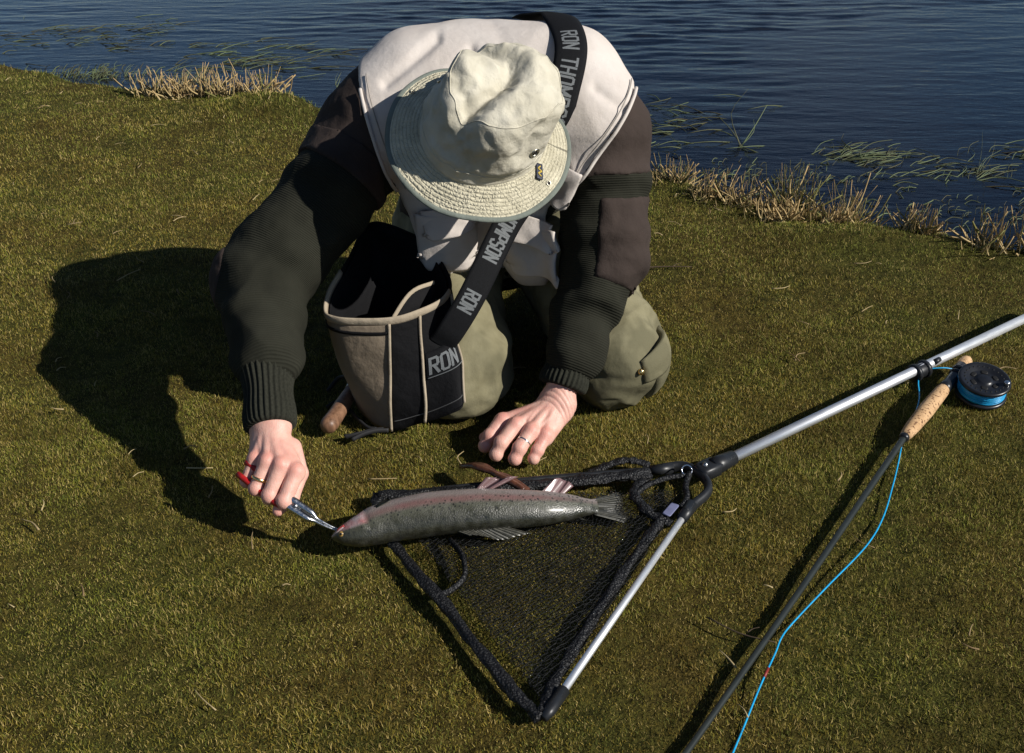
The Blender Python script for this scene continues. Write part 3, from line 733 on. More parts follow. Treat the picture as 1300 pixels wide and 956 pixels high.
mk('stitched_seam', tube(armhole(lambda z: -.262+min(max(.585-z, -.02), .3)*.30+.017, np.linspace(.60, .40, 26)), .0011, 6), stitch, vest)

# ------------------------------------------------------------------ trousers and boots
olive = Mat('olive_canvas', (.16, .14, .08), .85, .2)
olive.color(olive.mix(olive.ramp(olive.noise(6, 4), [(.47, 0), (.56, 1)]), olive.mix(olive.ramp(olive.noise(30, 4), [(.3, 0), (.7, 1)]), (.175, .158, .092), (.225, .205, .125)), (.125, .115, .068)))
olive.bump(olive.noise(1300, 2), .0004); olive.bump(olive.noise(70, 3), .0012); olive = olive.m
g3 = Grid((-.27, 1.60, -.012), (.34, 2.32, .42), .004); P3 = g3.P; X, Y, Z = P3
F = ell(P3, (-.045, 2.09, .235), (.19, .155, .15))
for a, b, c_, sd_ in ((RHP, RKN, RAN, 1.), (LHP, LKN, LAN, 2.5)):
    lg = smin(cap(P3, a, b, .108, .086, folds(.006, 2.2, sd_, (0, -1, 1), 1.5)), cap(P3, b, c_, .080, .058, folds(.005, 4, sd_, (1, 0, 1), 2.)), .03)
    F = smin(F, lg, .03)
F = smax(F, -Z-.004, .01)
v, f = nets(F, g3); v = relax(v, f, 1, .4); nn = vnormals(v, f)
v = v+nn*(.004*(1-2*np.abs(noise(np.stack([v[:, 0]*21+v[:, 2]*10, v[:, 1]*15, v[:, 2]*28-v[:, 1]*9], 1), 1, 44)))+.009*(1-2*np.abs(noise(np.stack([v[:, 0]*8+v[:, 2]*8, v[:, 1]*6, v[:, 2]*11-v[:, 0]*5], 1), 1, 12)))+.002*fbm(v, 25, 8))[:, None]
crs = lambda k, sc, sd: np.exp(-(noise(v*np.array(sc), k, sd)/.2)**2)
v = v-nn*(.0035*crs(1, (7, 7, 15), 71)+.001*crs(1, (22, 16, 26), 72))[:, None]
v[:, 2] = np.maximum(v[:, 2], -.006)
tro = mk('trousers', (v, f), olive, person)
# bellows pocket on the outside of the left knee, with flap and brass stud
TV = np.maximum(F, 0)
def tro_f(p):
    p = np.atleast_2d(np.asarray(p, np.float32)); q = [p[:, k].reshape(-1, 1, 1) for k in range(3)]
    return smin(cap(q, LHP, LKN, .108, .086), cap(q, LKN, LAN, .080, .058), .03).ravel().astype(float)
def on_leg(p, off, it=5):
    one = np.ndim(p) == 1; p = np.atleast_2d(np.array(p, float))
    for _ in range(it):
        n = unit(np.stack([tro_f(p+d)-tro_f(p-d) for d in np.eye(3)*.003], 1)); p = p-n*(tro_f(p)-off)[:, None]
    return (p[0], n[0]) if one else (p, n)
def leg_sheet(c, u, d, w, h, off, thick, bulge, n=14):
    c, u, d = np.array(c), unit(u), unit(d); x, y = np.meshgrid(np.linspace(-1, 1, n), np.linspace(-1, 1, n), indexing='ij')
    o_ = off+bulge*(1-x**4)*(1-y**4)+.002*noise(np.stack([x*2, y*2, 0*x+off*99], -1), 1, 3)
    Pp = on_leg((c+u*x[..., None]*w/2+d*y[..., None]*h/2).reshape(-1, 3), o_.ravel())[0].reshape(n, n, 3)
    nrm = np.cross(Pp[-1, 0]-Pp[0, 0], Pp[0, -1]-Pp[0, 0]); o = on_leg(c, 0)[1]
    return slab(Pp if nrm@o > 0 else Pp[::-1], thick)
kc = (.272, 1.74, .11); ku = np.array((-.25, -.75, .1)); kd = np.array((0, .35, -1.))
pk = mk('knee_pocket', leg_sheet((.27, 1.765, .075), (-.35, -.9, 0), (0, .25, -1), .14, .09, .004, .016, .006), olive, tro)
mk('pocket_flap', leg_sheet((.262, 1.735, .110), (-.4, -.9, -.05), (0, .25, -1), .15, .045, .010, .016, .002), olive, tro)
sp, sn = on_leg((.222, 1.675, .104), .0145)
mk('brass_stud', revolve([(0.0001, .002), (.003, .0022), (.0052, .0012), (.006, -.004)], 16, sp, sn), gold, tro)
sp, sn = on_leg((.225, 1.83, .245), .004)
mk('pocket_zip', leg_sheet((.205, 1.84, .265), (1, .1, -.1), (0, .5, 1), .06, .008, .006, .005, 0, 6), plain('zip_tape', (.3, .2, .12), .7), tro)
bootm = plain('boot_rubber', (.03, .032, .024), .6, var=.3, scale=20, bump=.001)
for a in (RAN, LAN):
    pts = cr([a+np.array((0, -.05, 0)), a+np.array((0, .03, -.004)), a+np.array((0, .1, -.012)), a+np.array((.0, .17, -.022)), a+np.array((0, .20, -.026))], 4)
    mk('boot', tube(pts, np.interp(np.linspace(0, 1, len(pts)), [0, .3, .6, .9, 1], [.062, .058, .048, .036, .018]), 20, ry=np.interp(np.linspace(0, 1, len(pts)), [0, .3, .6, .9, 1], [.06, .056, .052, .046, .02]), up=(0, 0, 1)), bootm, person)

# ------------------------------------------------------------------ hat
canvas = Mat('hat_canvas', (.5, .48, .38), .95, .15)
canvas.color(canvas.ramp(canvas.noise(18, 5), [(.25, (.39, .36, .28)), (.5, (.52, .485, .39)), (.75, (.60, .565, .47))]))
canvas.bump(canvas.noise(1100, 2), .0004); canvas.bump(canvas.ramp(canvas.noise(24, 4), [(.4, 1), (.5, 0), (.6, 1)]), .0006); canvas.bump(canvas.noise(75, 3), .0012); canvas = canvas.m
brimm = Mat('hat_brim_cloth', (.5, .47, .36), .95, .15)
rr_ = brimm.attr('rad'); an_ = brimm.attr('ang')
cv = brimm.n('CombineXYZ'); brimm.l(brimm.math('MULTIPLY', rr_, 120), cv.inputs[0]); brimm.l(brimm.math('MULTIPLY', an_, 13), cv.inputs[1])
pk_ = brimm.vor(1.6, cv.outputs[0], 'DISTANCE_TO_EDGE')
st_ = brimm.math('ABSOLUTE', brimm.math('SINE', brimm.math('MULTIPLY', rr_, math.pi/.0056)))
hgt = brimm.math('ADD', brimm.math('MULTIPLY', brimm.math('MINIMUM', pk_, .25), 3.), brimm.math('MULTIPLY', st_, .8))
brimm.color(brimm.mix(brimm.ramp(st_, [(0, 1), (.25, 0)]), brimm.ramp(brimm.noise(40, 4), [(.3, (.42, .385, .28)), (.7, (.59, .545, .41))]), (.24, .22, .16)))
brimm.bump(hgt, .0016); brimm = brimm.m
teal = cloth('hat_binding_cloth', (.17, .19, .165), .3, 900)
def hat_pos(a, b, h): return B+e1*np.asarray(a)[..., None]+e2*np.asarray(b)[..., None]+A*np.asarray(h)[..., None]
NA = 220; th = np.linspace(0, 2*np.pi, NA, endpoint=False)
GRV = cr([(-.045, .085), (.005, .055), (.022, .03), (.006, -.005), (-.03, -.04), (-.062, -.078)], 10)
GR2 = cr([(-.07, .02), (-.055, -.01), (-.04, -.045)], 8)
def dpoly(a, b, C):
    q = np.stack([a, b], -1); return np.sqrt(((q[..., None, :]-C)**2).sum(-1)).min(-1)
prof = cr([(.0005, .148), (.03, .149), (.056, .148), (.076, .143), (.087, .131), (.092, .112), (.0955, .080), (.0975, .048), (.099, .033), (.1005, .026), (.100, .020)], 6)
pr, ph_ = prof[:, 0][:, None], prof[:, 1][:, None]; T2 = np.broadcast_to(th[None], (len(prof), NA))
rr2 = pr*(1+.03*np.sin(2*T2+.6)+.018*np.sin(3*T2+2))
a_, b_ = rr2*np.cos(T2), rr2*np.sin(T2)*1.08
topw = np.clip((ph_-.055)/.06, 0, 1)
# crown leans and sags; a deep crease runs across the top
a_ = a_+.014*topw; hh = ph_+0*T2
d1 = dpoly(a_, b_, GRV); d2 = dpoly(a_, b_, GR2)
hh = hh-topw*(.027*np.exp(-(d1/.019)**2)+.010*np.exp(-(d2/.010)**2))+topw*(.012*np.exp(-(((a_-.045)/.04)**2+((b_-.0)/.07)**2))+.009*np.exp(-(((a_+.05)/.03)**2+((b_-.02)/.04)**2)))
pp = np.stack([a_*14, b_*14, hh*14], -1)
push = (.008*fbm(pp, 1.3, 4)+.003*(1-2*np.abs(noise(pp, 3.1, 14))))*np.clip((ph_-.03)/.03, 0, 1)-.007*topw*np.exp(-(((T2-5.4)/.35)**2))-.006*np.clip((ph_-.04)/.03, 0, 1)*np.exp(-(((T2-4.1)/.3)**2))
a_, b_ = a_*(1+push/.09), b_*(1+push/.09); hh = hh+(.006*noise(pp, 1.9, 9)+.003*(1-2*np.abs(noise(pp, 3.5, 19))))*topw
# two raised rings of stitching
hh2 = hh; bandk = np.exp(-((ph_-.052)/.0016)**2)*.0012
a_, b_ = a_*(1+bandk/.095), b_*(1+bandk/.095)
HV = hat_pos(a_, b_, hh).reshape(-1, 3)
hat = mk('hat', (HV, [grid_faces(len(prof), NA, True)[:, ::-1]]), canvas, person)
HATG = HV.reshape(len(prof), NA, 3)
# the crown's stitched seams: round the top edge and above the band
def hat_seam(row, off=.0012):
    n_ = unit(np.cross(np.roll(HATG[row], -1, 0)-np.roll(HATG[row], 1, 0), HATG[row-1]-HATG[row+1])); c_ = HATG[row].mean(0)
    n_ = n_*np.sign(((HATG[row]-c_)*n_).sum(1)+(n_@A)*.05)[:, None]
    p = HATG[row]; return tube(np.concatenate([p, p[:2]]), .0011, 6)
mk('stitched_seam', hat_seam(int(len(prof)*.33)), canvas, hat); mk('stitched_seam', hat_seam(int(len(prof)*.72)), canvas, hat)
# brim: drooping ring, closed top and underside
NR = 26; t = np.linspace(0, 1, NR)[:, None]; T2 = np.broadcast_to(th[None], (NR, NA))
Rb = .0985+(.148-.0985)*t
drp = .026*(1-t)+.0*t
wav = t*(.007*np.sin(2*T2+2.4)+.004*np.sin(3*T2+.5)+.002*np.sin(7*T2))
ab, bb, hb = Rb*np.cos(T2)*(1+.012*np.sin(2*T2)), Rb*np.sin(T2)*1.02, drp+wav+.0016*noise(np.stack([T2*14, np.broadcast_to(t*4, T2.shape), 0*T2], -1), 1, 3)*np.sin(np.pi*t)
top = hat_pos(ab, bb, hb); bot = hat_pos(ab, bb, hb-.004)
BV = np.concatenate([top.reshape(-1, 3), bot.reshape(-1, 3)]); q = grid_faces(NR, NA, True)
j = np.arange(NA); j2 = (j+1) % NA; K = NR*NA; e_ = (NR-1)*NA
BF = np.concatenate([q[:, ::-1], q+K, np.stack([e_+j, e_+j2, K+e_+j2, K+e_+j], 1), np.stack([j2, j, K+j, K+j2], 1)])
brim = mk('brim', (BV, [BF]), brimm, hat, attrs={'rad': np.tile(np.broadcast_to(t*.05, T2.shape).ravel(), 2), 'ang': np.tile(T2.ravel(), 2)})
edge = hat_pos(ab[-1], bb[-1], hb[-1]-.002); mk('brim_binding', tube(np.concatenate([edge, edge[:2]]), .0055, 10, ry=.0035, up=unit(edge[0]-B)), teal, hat)
dark = plain('dark_hole', (.012, .01, .012), .6); eyem = plain('eyelet_metal', (.42, .4, .33), .35, 1)
def eyelet(p, n, r, name='eyelet'):
    e = mk(name, revolve([(r*1.0, -.002), (r*1.08, .0014), (r*.9, .002), (r*.66, .0012), (r*.62, -.002)], 24, p, n), eyem, hat)
    mk('eyelet_hole', revolve([(.0001, .0002), (r*.64, .0002), (r*.64, -.003)], 20, p, n), dark, hat)
def crown_pt(row, ang):
    i = int(row*(len(prof)-1)); j = int(ang/(2*np.pi)*NA) % NA; p = HATG[i, j]
    n = unit(np.cross(HATG[i, (j+2) % NA]-HATG[i, j-2], HATG[i-2, j]-HATG[min(i+2, len(prof)-1), j])); n = n if n@(p-B) > 0 else -n
    return p, n
for ang in (5.55, 2.6): eyelet(*crown_pt(.62, ang), .0082)
def brim_pt(tt, ang):
    i = int(tt*(NR-1)); j = int(ang/(2*np.pi)*NA) % NA; p = top[i, j]; n = unit(np.cross(top[i, (j+2) % NA]-top[i, j-2], top[i-2, j]-top[i+2, j])); n = n if n@A > 0 else -n
    return p, n
for tt, ang in ((.72, 5.72), (.72, 2.62)): eyelet(*brim_pt(tt, ang), .0042)
p, n = crown_pt(.97, 5.72); p2_, n2_ = brim_pt(.3, 5.72); u = unit(np.cross(n2_, p2_-B)); w = np.cross(n2_, u)
u, w = unit(u*.75+w*.66), unit(w*.75-u*.66)
bd = mk('hat_badge', box(p2_+n2_*.0015, u*.014, w*.006, n2_*.0014), plain('badge_navy', (.012, .016, .035), .5), hat)
zz = [p2_+n2_*.0034+u*x+w*y for x, y in ((-.009, -.002), (-.004, .003), (0, -.003), (.004, .003), (.009, -.001))]
mk('badge_mark', tube(cr(zz, 4), .0012, 6), plain('badge_yellow', (.5, .36, .05), .6), hat)
# ------------------------------------------------------------------ open tackle bag on its printed strap
bag = empty('shoulder_bag', (-.22, 1.74, 0), 'open black and tan canvas bag hanging from a printed strap beside the right knee', 'bag')
tan = cloth('tan_canvas', (.21, .168, .122), .2, 1000); blk = cloth('black_nylon', (.0065, .0065, .0075), .35, 1200, .8); trim = cloth('bag_binding', (.36, .30, .22), .2, 900)
webm = Mat('black_webbing', (.014, .015, .017), .8, .15); webm.color(webm.ramp(webm.noise(500, 2), [(.3, (.004, .0042, .005)), (.7, (.008, .0085, .010))])); webm.bump(webm.noise(700, 2), .0004); webm = webm.m
print_ = plain('printed_grey', (.135, .145, .15), .75, var=.25, scale=600)
RIM = cr([(-.330, 1.680, .224), (-.305, 1.640, .220), (-.217, 1.630, .222), (-.166, 1.652, .226), (-.122, 1.698, .232), (-.116, 1.760, .252), (-.172, 1.838, .288), (-.266, 1.895, .296), (-.302, 1.785, .268)], 12, True)
BOT = cr([(-.296, 1.712, .012), (-.268, 1.655, .004), (-.222, 1.624, .002), (-.160, 1.606, .028), (-.088, 1.590, .070), (-.100, 1.64, .07), (-.165, 1.735, .02), (-.22, 1.78, .012), (-.282, 1.76, .012)], 12, True)
NB = len(RIM); NVB = 22
def bag_p(u, v, off=0.):
    """u: index round the rim (float), v: 0 rim .. 1 bottom"""
    u = np.asarray(u, float) % NB; i = np.floor(u).astype(int); w = (u-i)[..., None]
    a = RIM[i % NB]*(1-w)+RIM[(i+1) % NB]*w; b = BOT[i % NB]*(1-w)+BOT[(i+1) % NB]*w
    v = np.asarray(v, float)[..., None]; p = a*(1-v)+b*v
    c = RIM.mean(0)*(1-v)+BOT.mean(0)*v; o = unit((p-c)*np.array([1, 1, 0]))
    bul = .005*np.sin(np.pi*np.clip(v, 0, 1))+.006*noise(p, 17, 6)[..., None]-.002
    return p+o*(bul+off)
def bag_panel(name, u0, u1, mat, v0=0., v1=1., off=0., thick=.004, n=None, lab=None):
    n = n or max(6, int((u1-u0)*1.2)); U, V = np.meshgrid(np.linspace(u0, u1, n), np.linspace(v0, v1, NVB), indexing='ij')
    Pp = bag_p(U, V, off); Pp = Pp[:, ::-1]
    return mk(name, slab(Pp, thick), mat, bag, label=lab)
bag_panel('side_panel', -9., 24.8, tan, lab='tan canvas panel'); bag_panel('front_panel', 25.2, 36.8, blk, lab='black panel between the two pipings')
bag_panel('front_panel', 37.2, 51.8, blk, lab='black panel carrying the printed tag'); bag_panel('back_panel', 52.2, 98.8, blk)
bag_panel('inner_lining', 0, NB-.01, blk, 0, .97, -.007, .002, 110)
U = np.linspace(0, NB, 14*9); U2, V2 = np.meshgrid(np.arange(NB), np.linspace(0, 1, 5), indexing='ij')
bt = bag_p(np.arange(NB, dtype=float), np.ones(NB)); cb = bt.mean(0)
mk('bottom_panel', (np.concatenate([bt, [cb], bt+[0, 0, .004], [cb+[0, 0, .004]]]), [np.concatenate([np.stack([np.full(NB, NB), (np.arange(NB)+1) % NB, np.arange(NB)], 1), np.stack([np.full(NB, 2*NB+1), NB+1+np.arange(NB), NB+1+(np.arange(NB)+1) % NB], 1)])]), blk, bag)
for u in (25., 37., 52.): mk('piping', tube(bag_p(np.full(30, u), np.linspace(.02, .99, 30), .002), .0028 if u < 50 else .0055, 8, ry=.0028), trim, bag)
ur = np.arange(-9, 52.5, 1.); pr_ = bag_p(ur, np.full(len(ur), .0), .0); mk('rim_binding', tube(pr_, .0085, 10, ry=.0035, up=(0, 0, 1)), trim, bag)
ur = np.arange(52.5, 99., 1.); pr_ = bag_p(ur, np.full(len(ur), .0), .0); mk('rim_binding', tube(pr_, .005, 10, ry=.0025, up=(0, 0, 1)), blk, bag, label='dark binding on the back of the rim')
mk('seam', tube(bag_p(np.linspace(26, 51, 40), np.full(40, .90), .0008), .0009, 5), plain('seam_grey', (.09, .09, .09), .8), bag)
mk('seam', tube(bag_p(np.linspace(-6, 24.5, 40), np.full(40, .10), .0008), .004, 6, ry=.0016), blk, bag)
# inner divider that shows its bound edge inside the mouth
dv = np.array([[np.array((-.218, 1.655, .195)), np.array((-.21, 1.655, .06))], [np.array((-.180, 1.70, .240)), np.array((-.175, 1.69, .06))], [np.array((-.140, 1.735, .245)), np.array((-.14, 1.70, .06))]])
dg = np.stack([cr(dv[:, 0], 6), cr(dv[:, 1], 6)], 1); dg = np.stack([dg[:, 0]*(1-t_)+dg[:, 1]*t_ for t_ in np.linspace(0, 1, 6)], 1)
mk('divider', slab(dg, .003), blk, bag); mk('divider_binding', tube(dg[:, 0], .007, 8, ry=.003, up=(0, 0, 1)), trim, bag)
# tag
def strokes(txt, h, gap=.28, w=.15, xs=1.):
    """stencil letters: list of (p0, p1) strokes in letter space, x along the word"""
    G = {'R': [((0, 0), (0, 1)), ((0, 1), (.5, 1)), ((.5, 1), (.6, .9)), ((.6, .9), (.6, .62)), ((.6, .62), (.5, .52)), ((.5, .52), (0, .52)), ((.28, .52), (.62, 0))],
         'O': [((0, .12), (0, .88)), ((0, .88), (.12, 1)), ((.12, 1), (.48, 1)), ((.48, 1), (.6, .88)), ((.6, .88), (.6, .12)), ((.6, .12), (.48, 0)), ((.48, 0), (.12, 0)), ((.12, 0), (0, .12))],
         'N': [((0, 0), (0, 1)), ((0, 1), (.6, 0)), ((.6, 0), (.6, 1))], 'T': [((-.05, 1), (.65, 1)), ((.3, 1), (.3, 0))],
         'H': [((0, 0), (0, 1)), ((.6, 0), (.6, 1)), ((0, .5), (.6, .5))], 'M': [((0, 0), (0, 1)), ((0, 1), (.35, .35)), ((.35, .35), (.7, 1)), ((.7, 1), (.7, 0))],
         'P': [((0, 0), (0, 1)), ((0, 1), (.5, 1)), ((.5, 1), (.6, .9)), ((.6, .9), (.6, .58)), ((.6, .58), (.5, .48)), ((.5, .48), (0, .48))],
         'S': [((.6, .85), (.48, 1)), ((.48, 1), (.12, 1)), ((.12, 1), (0, .88)), ((0, .88), (0, .62)), ((0, .62), (.12, .52)), ((.12, .52), (.48, .5)), ((.48, .5), (.6, .38)), ((.6, .38), (.6, .12)), ((.6, .12), (.48, 0)), ((.48, 0), (.12, 0)), ((.12, 0), (0, .14))]}
    out, x = [], 0.
    for ch in txt:
        if ch == ' ': x += .45*h*xs; continue
        for a, b in G[ch]: out.append(((x+a[0]*h*.58*xs, a[1]*h), (x+b[0]*h*.58*xs, b[1]*h)))
        x += (.7 if ch == 'M' else .6)*h*.58*xs+gap*h*.8*xs
    return out, x, w*h
def lay_letters(txt, h, place, gap=.28, w=.15, thick=.0006, xs=1.):
    """place(x, y, lift) -> world point on the cloth; letters stand a hair proud of it"""
    st, W, wd = strokes(txt, h, gap, w, xs); V, Fq, n = [], [], 0
    for a, b in st:
        a, b = np.array(a), np.array(b); d = (b-a)/max(np.linalg.norm(b-a), 1e-9); q = np.array([-d[1], d[0]])*wd/2; a = a-d*wd*.4; b = b+d*wd*.4
        k = max(2, int(np.linalg.norm(b-a)/.004)+1)
        for t_ in np.linspace(0, 1, k):
            for s in (-1, 1):
                x, y = a+(b-a)*t_+q*s; V.append(place(x, y, .0014+thick))
        for i in range(k-1): Fq.append([n+2*i, n+2*i+1, n+2*i+3, n+2*i+2])
        n += 2*k
    return np.array(V), [np.array(Fq)]
TU0, TU1, TV0, TV1 = 37.6, 51.4, .36, .60
Ut, Vt = np.meshgrid(np.linspace(TU0, TU1, 24), np.linspace(TV0, TV1, 8), indexing='ij')
tagp = mk('printed_tag', slab(bag_p(Ut, Vt, .004)[:, ::-1], .0015), webm, bag)
tl_ = np.linalg.norm(bag_p(TU1, .4)-bag_p(TU0, .4)); hg = np.linalg.norm(bag_p(44., TV0)-bag_p(44., TV1))
pl_ = lambda x, y, l: bag_p(np.array(TU0+1.2+(TU1-TU0)*x/tl_), np.array(TV1-.05-(TV1-TV0)*y/hg), .004+l)
mk('lettering', lay_letters('RON', .027, pl_, .22, .15, xs=1.12), print_, tagp)
mk('tag_border', tube(bag_p(np.linspace(TU0+.3, TU1-.3, 30), np.full(30, TV1-.015), .0052), .0009, 5), print_, tagp)
q = bag_p(np.array(45.5), np.array(.31), .0052); mk('tag_emblem', box(q, (.005, .0035, 0), (0, 0, .0028), (-.0006, .0009, 0), .5), plain('emblem_orange', (.55, .22, .03), .6), tagp)
# strap
sp0 = [(.025, 2.03, .66), (.047, 1.975, .676), (.082, 1.93, .65), (.098, 1.87, .605), (.090, 1.815, .545)]
sp0 = [on_vest(q, .010) for q in sp0]
sp1 = [(.068, 1.785, .49), (.042, 1.765, .425), (-.007, 1.742, .36), (-.066, 1.672, .258), (-.104, 1.648, .198), tuple(bag_p(np.array(44.), np.array(.37), -.003))]
sp1 = [on_vest(np.array(q), .011) if vest_f(q)[0] < .011 else np.array(q) for q in sp1]
SP = cr(sp0+[np.array(q) for q in sp1], 24); tS = unit(np.gradient(SP, axis=0))
nS = []
for i, q in enumerate(SP):
    k = i/len(SP); a = vest_n(q)[0]; vdir = unit(np.array((.25, -.93, .35))); w = np.clip((k-.30)/.25, 0, 1); nS.append(unit(a*(1-w)+vdir*w))
nS = np.array(nS)
for _ in range(8): nS[1:-1] = (nS[:-2]+nS[1:-1]*2+nS[2:])/4
nS = unit(nS-tS*(nS*tS).sum(1, keepdims=True)); wS = np.cross(tS, nS)
sgn = np.sign(wS[len(SP)//2][0]); wS = wS*sgn                          # wS points to image right
WID = np.interp(np.linspace(0, 1, len(SP)), [0, .08, .2, .4, 1], [.05, .054, .058, .052, .046])
SL = np.concatenate([[0], np.cumsum(np.linalg.norm(np.diff(SP, axis=0), axis=1))])
def strap_p(s, x, l):
    i = np.clip(np.searchsorted(SL, s)-1, 0, len(SP)-2); w = (s-SL[i])/(SL[i+1]-SL[i])
    L = lambda Q: Q[i]*(1-w)+Q[i+1]*w
    return L(SP)+L(wS)*x+L(nS)*(l-.012*(abs(x)/.03)**3*.35)
PG = np.array([[strap_p(s, x*wd/2, 0.) for x in np.linspace(-1, 1, 9)] for s, wd in zip(SL, WID)])
nrm = np.cross(PG[40, 8]-PG[40, 0], PG[41, 4]-PG[40, 4])
strap = mk('strap', slab(PG[:, ::-1] if nrm@nS[40] < 0 else PG, .0025), webm, bag, label='black webbing strap with grey printed capitals')
for s0, txt in ((SL[-1]*.225, 'RON THOMPSON'), (SL[-1]*.655, 'THOMPSON')):
    mk('lettering', lay_letters(txt, .0255, lambda x, y, l: strap_p(s0+x, y-.0128, l+.0006), .22, .16, xs=1.3 if txt[0] == 'R' else 1.), print_, strap)
mk('lettering', lay_letters('RON', .0255, lambda x, y, l: strap_p(SL[-1]*.86+x, y-.0128, l+.0006), .22, .16), print_, strap)

# ------------------------------------------------------------------ wooden-handled tool beside the bag
wood = Mat('varnished_wood', (.2, .1, .05), .45, .4); wood.color(wood.ramp(wood.noise(1, 4, wood.co((160, 160, 14))), [(.3, (.10, .05, .028)), (.7, (.24, .13, .075))])); wood = wood.m
pri = empty('wooden_handle', (-.31, 1.66, 0), 'brown wooden handle with black cords lying left of the bag', 'tool')
pts = cr([(-.333, 1.604, .020), (-.322, 1.640, .023), (-.309, 1.690, .028), (-.296, 1.735, .032)], 8)
mk('grip', tube(pts, np.interp(np.linspace(0, 1, len(pts)), [0, .05, .15, .6, 1], [.008, .0145, .0165, .0145, .013]), 18), wood, pri)
mk('ferrule', tube(cr([(-.300, 1.722, .031), (-.294, 1.742, .033)], 4), .0148, 16), plain('dull_steel', (.35, .35, .36), .4, 1), pri)
cord = plain('black_cord', (.012, .012, .013), .7)
for pts in ([(-.345, 1.69, .012), (-.325, 1.70, .02), (-.31, 1.69, .018), (-.285, 1.655, .012), (-.262, 1.628, .008), (-.245, 1.622, .008)],
            [(-.30, 1.60, .006), (-.275, 1.603, .010), (-.25, 1.612, .012), (-.232, 1.618, .010)], [(-.285, 1.59, .006), (-.265, 1.60, .012), (-.245, 1.607, .014), (-.222, 1.612, .012)],
            [(-.35, 1.735, .02), (-.33, 1.75, .04), (-.31, 1.74, .05)]):
    mk('cord', tube(cr(pts, 6), .0048, 8, ry=.003), cord, pri)

# ------------------------------------------------------------------ pliers in the right hand
steel = Mat('plier_steel', (.55, .56, .57), .25, .5, 1.); steel.rough(steel.ramp(steel.noise(300, 3), [(.3, .16), (.7, .36)])); steel.bump(steel.noise(500, 2), .0002); steel = steel.m
redp = plain('red_grip', (.33, .012, .012), .35, var=.15)
pli = empty('pliers', (-.31, 1.3, .03), 'steel long-nosed pliers with red handles held at the trout\'s mouth', 'pliers')
TIP = np.array((-.266, 1.287, .036)); JNT = np.array((-.338, 1.311, .076)); pd = unit(TIP-JNT); ps = unit(np.cross(pd, (.25, -.75, .62))); pn = np.cross(ps, pd)
def jaw(s):
    L = np.linalg.norm(TIP-JNT); t_ = np.linspace(-.12, 1, 26)
    bend = np.array([pn*(-.004*max(0, q-.55)**2/.2)-ps*.006*max(0, q-.5)**2/.25 for q in t_])
    ctr = JNT+pd*(L*t_)[:, None]+bend+ps*s*np.interp(t_, [-.12, .1, .45, .55, 1], [.0054, .0056, .0052, .0024, .0012])[:, None]
    return tube(ctr, np.interp(t_, [-.12, .05, .45, .56, 1], [.006, .007, .0066, .003, .0015]), 10, ry=np.interp(t_, [-.12, .05, .42, .56, 1], [.0056, .006, .0055, .0025, .0012]), up=pn)
for s in (-1, 1): mk('jaw', jaw(s), steel, pli)
c_ = JNT+(TIP-JNT)*.12; mk('rivet', revolve([(.0001, .0066), (.0035, .0064), (.0042, .0052), (.0042, -.006)], 18, c_, pn), plain('rivet_steel', (.25, .25, .26), .35, 1), pli)
mk('joint_slot', box(JNT+(TIP-JNT)*.36+pn*.0049, pd*.009, ps*.0012, pn*.0008), plain('slot_dark', (.02, .02, .02), .5), pli)
BK = np.array((-.418, 1.358, .106))
for s, pts in ((1, [JNT+ps*.007-pd*.002, JNT+ps*.0115-pd*.012, JNT*.6+BK*.4+ps*.013, BK+ps*.010]), (-1, [JNT-ps*.007-pd*.002, JNT-ps*.0115-pd*.012, JNT*.6+BK*.4-ps*.013, BK-ps*.011])):
    mk('handle', tube(cr(pts, 6), .0052, 10, ry=.0042), redp, pli)

# ------------------------------------------------------------------ trout
fish = empty('trout', (-.05, 1.33, 0), 'spotted rainbow trout lying on its side across the landing net', 'fish')
fm = Mat('trout_skin', (.1, .1, .07), .28, .6)
dv_ = fm.attr('dorsal'); al_ = fm.attr('along')
base = fm.ramp(dv_, [(0, (.27, .225, .215)), (.2, (.19, .155, .145)), (.34, (.10, .088, .076)), (.5, (.060, .060, .040)), (.66, (.028, .028, .016)), (1, (.011, .011, .007))])
pink = fm.math('MULTIPLY', fm.ramp(dv_, [(.20, 0), (.30, 1), (.36, 1), (.46, 0)]), fm.ramp(al_, [(.22, .5), (.3, 1), (.62, 1), (.8, .2)]))
base = fm.mix(fm.math('MULTIPLY', pink, .62), base, (.18, .072, .068))
sc_ = fm.co((1, 1, 1))
spot = fm.math('MULTIPLY', fm.ramp(fm.vor(190, sc_), [(.24, 1), (.36, 0)]), fm.ramp(fm.math('ADD', fm.math('MULTIPLY', dv_, .8), fm.math('MULTIPLY', al_, .45)), [(.36, 0), (.5, 1)]))
base = fm.mix(fm.math('MULTIPLY', spot, .95), base, (.008, .008, .006))
base = fm.mix(fm.ramp(fm.noise(90, 4), [(.35, 0), (.75, .3)]), base, (.10, .10, .075))
gill = fm.math('MULTIPLY', fm.ramp(al_, [(.045, 0), (.06, 1), (.165, 1), (.185, 0)]), fm.ramp(dv_, [(.1, .8), (.42, .8), (.52, 0)]))
base = fm.mix(gill, base, fm.ramp(fm.noise(45, 4), [(.38, (.36, .31, .31)), (.6, (.30, .09, .09))]))
fm.color(base); fm.bump(fm.vor(420, sc_), .0004); fm.bump(fm.noise(40, 3), .0006); fm.set(**{'Coat Weight': .25, 'Coat Roughness': .15}); fm.rough(fm.ramp(fm.noise(60, 3), [(.35, .24), (.65, .6)])); fm = fm.m
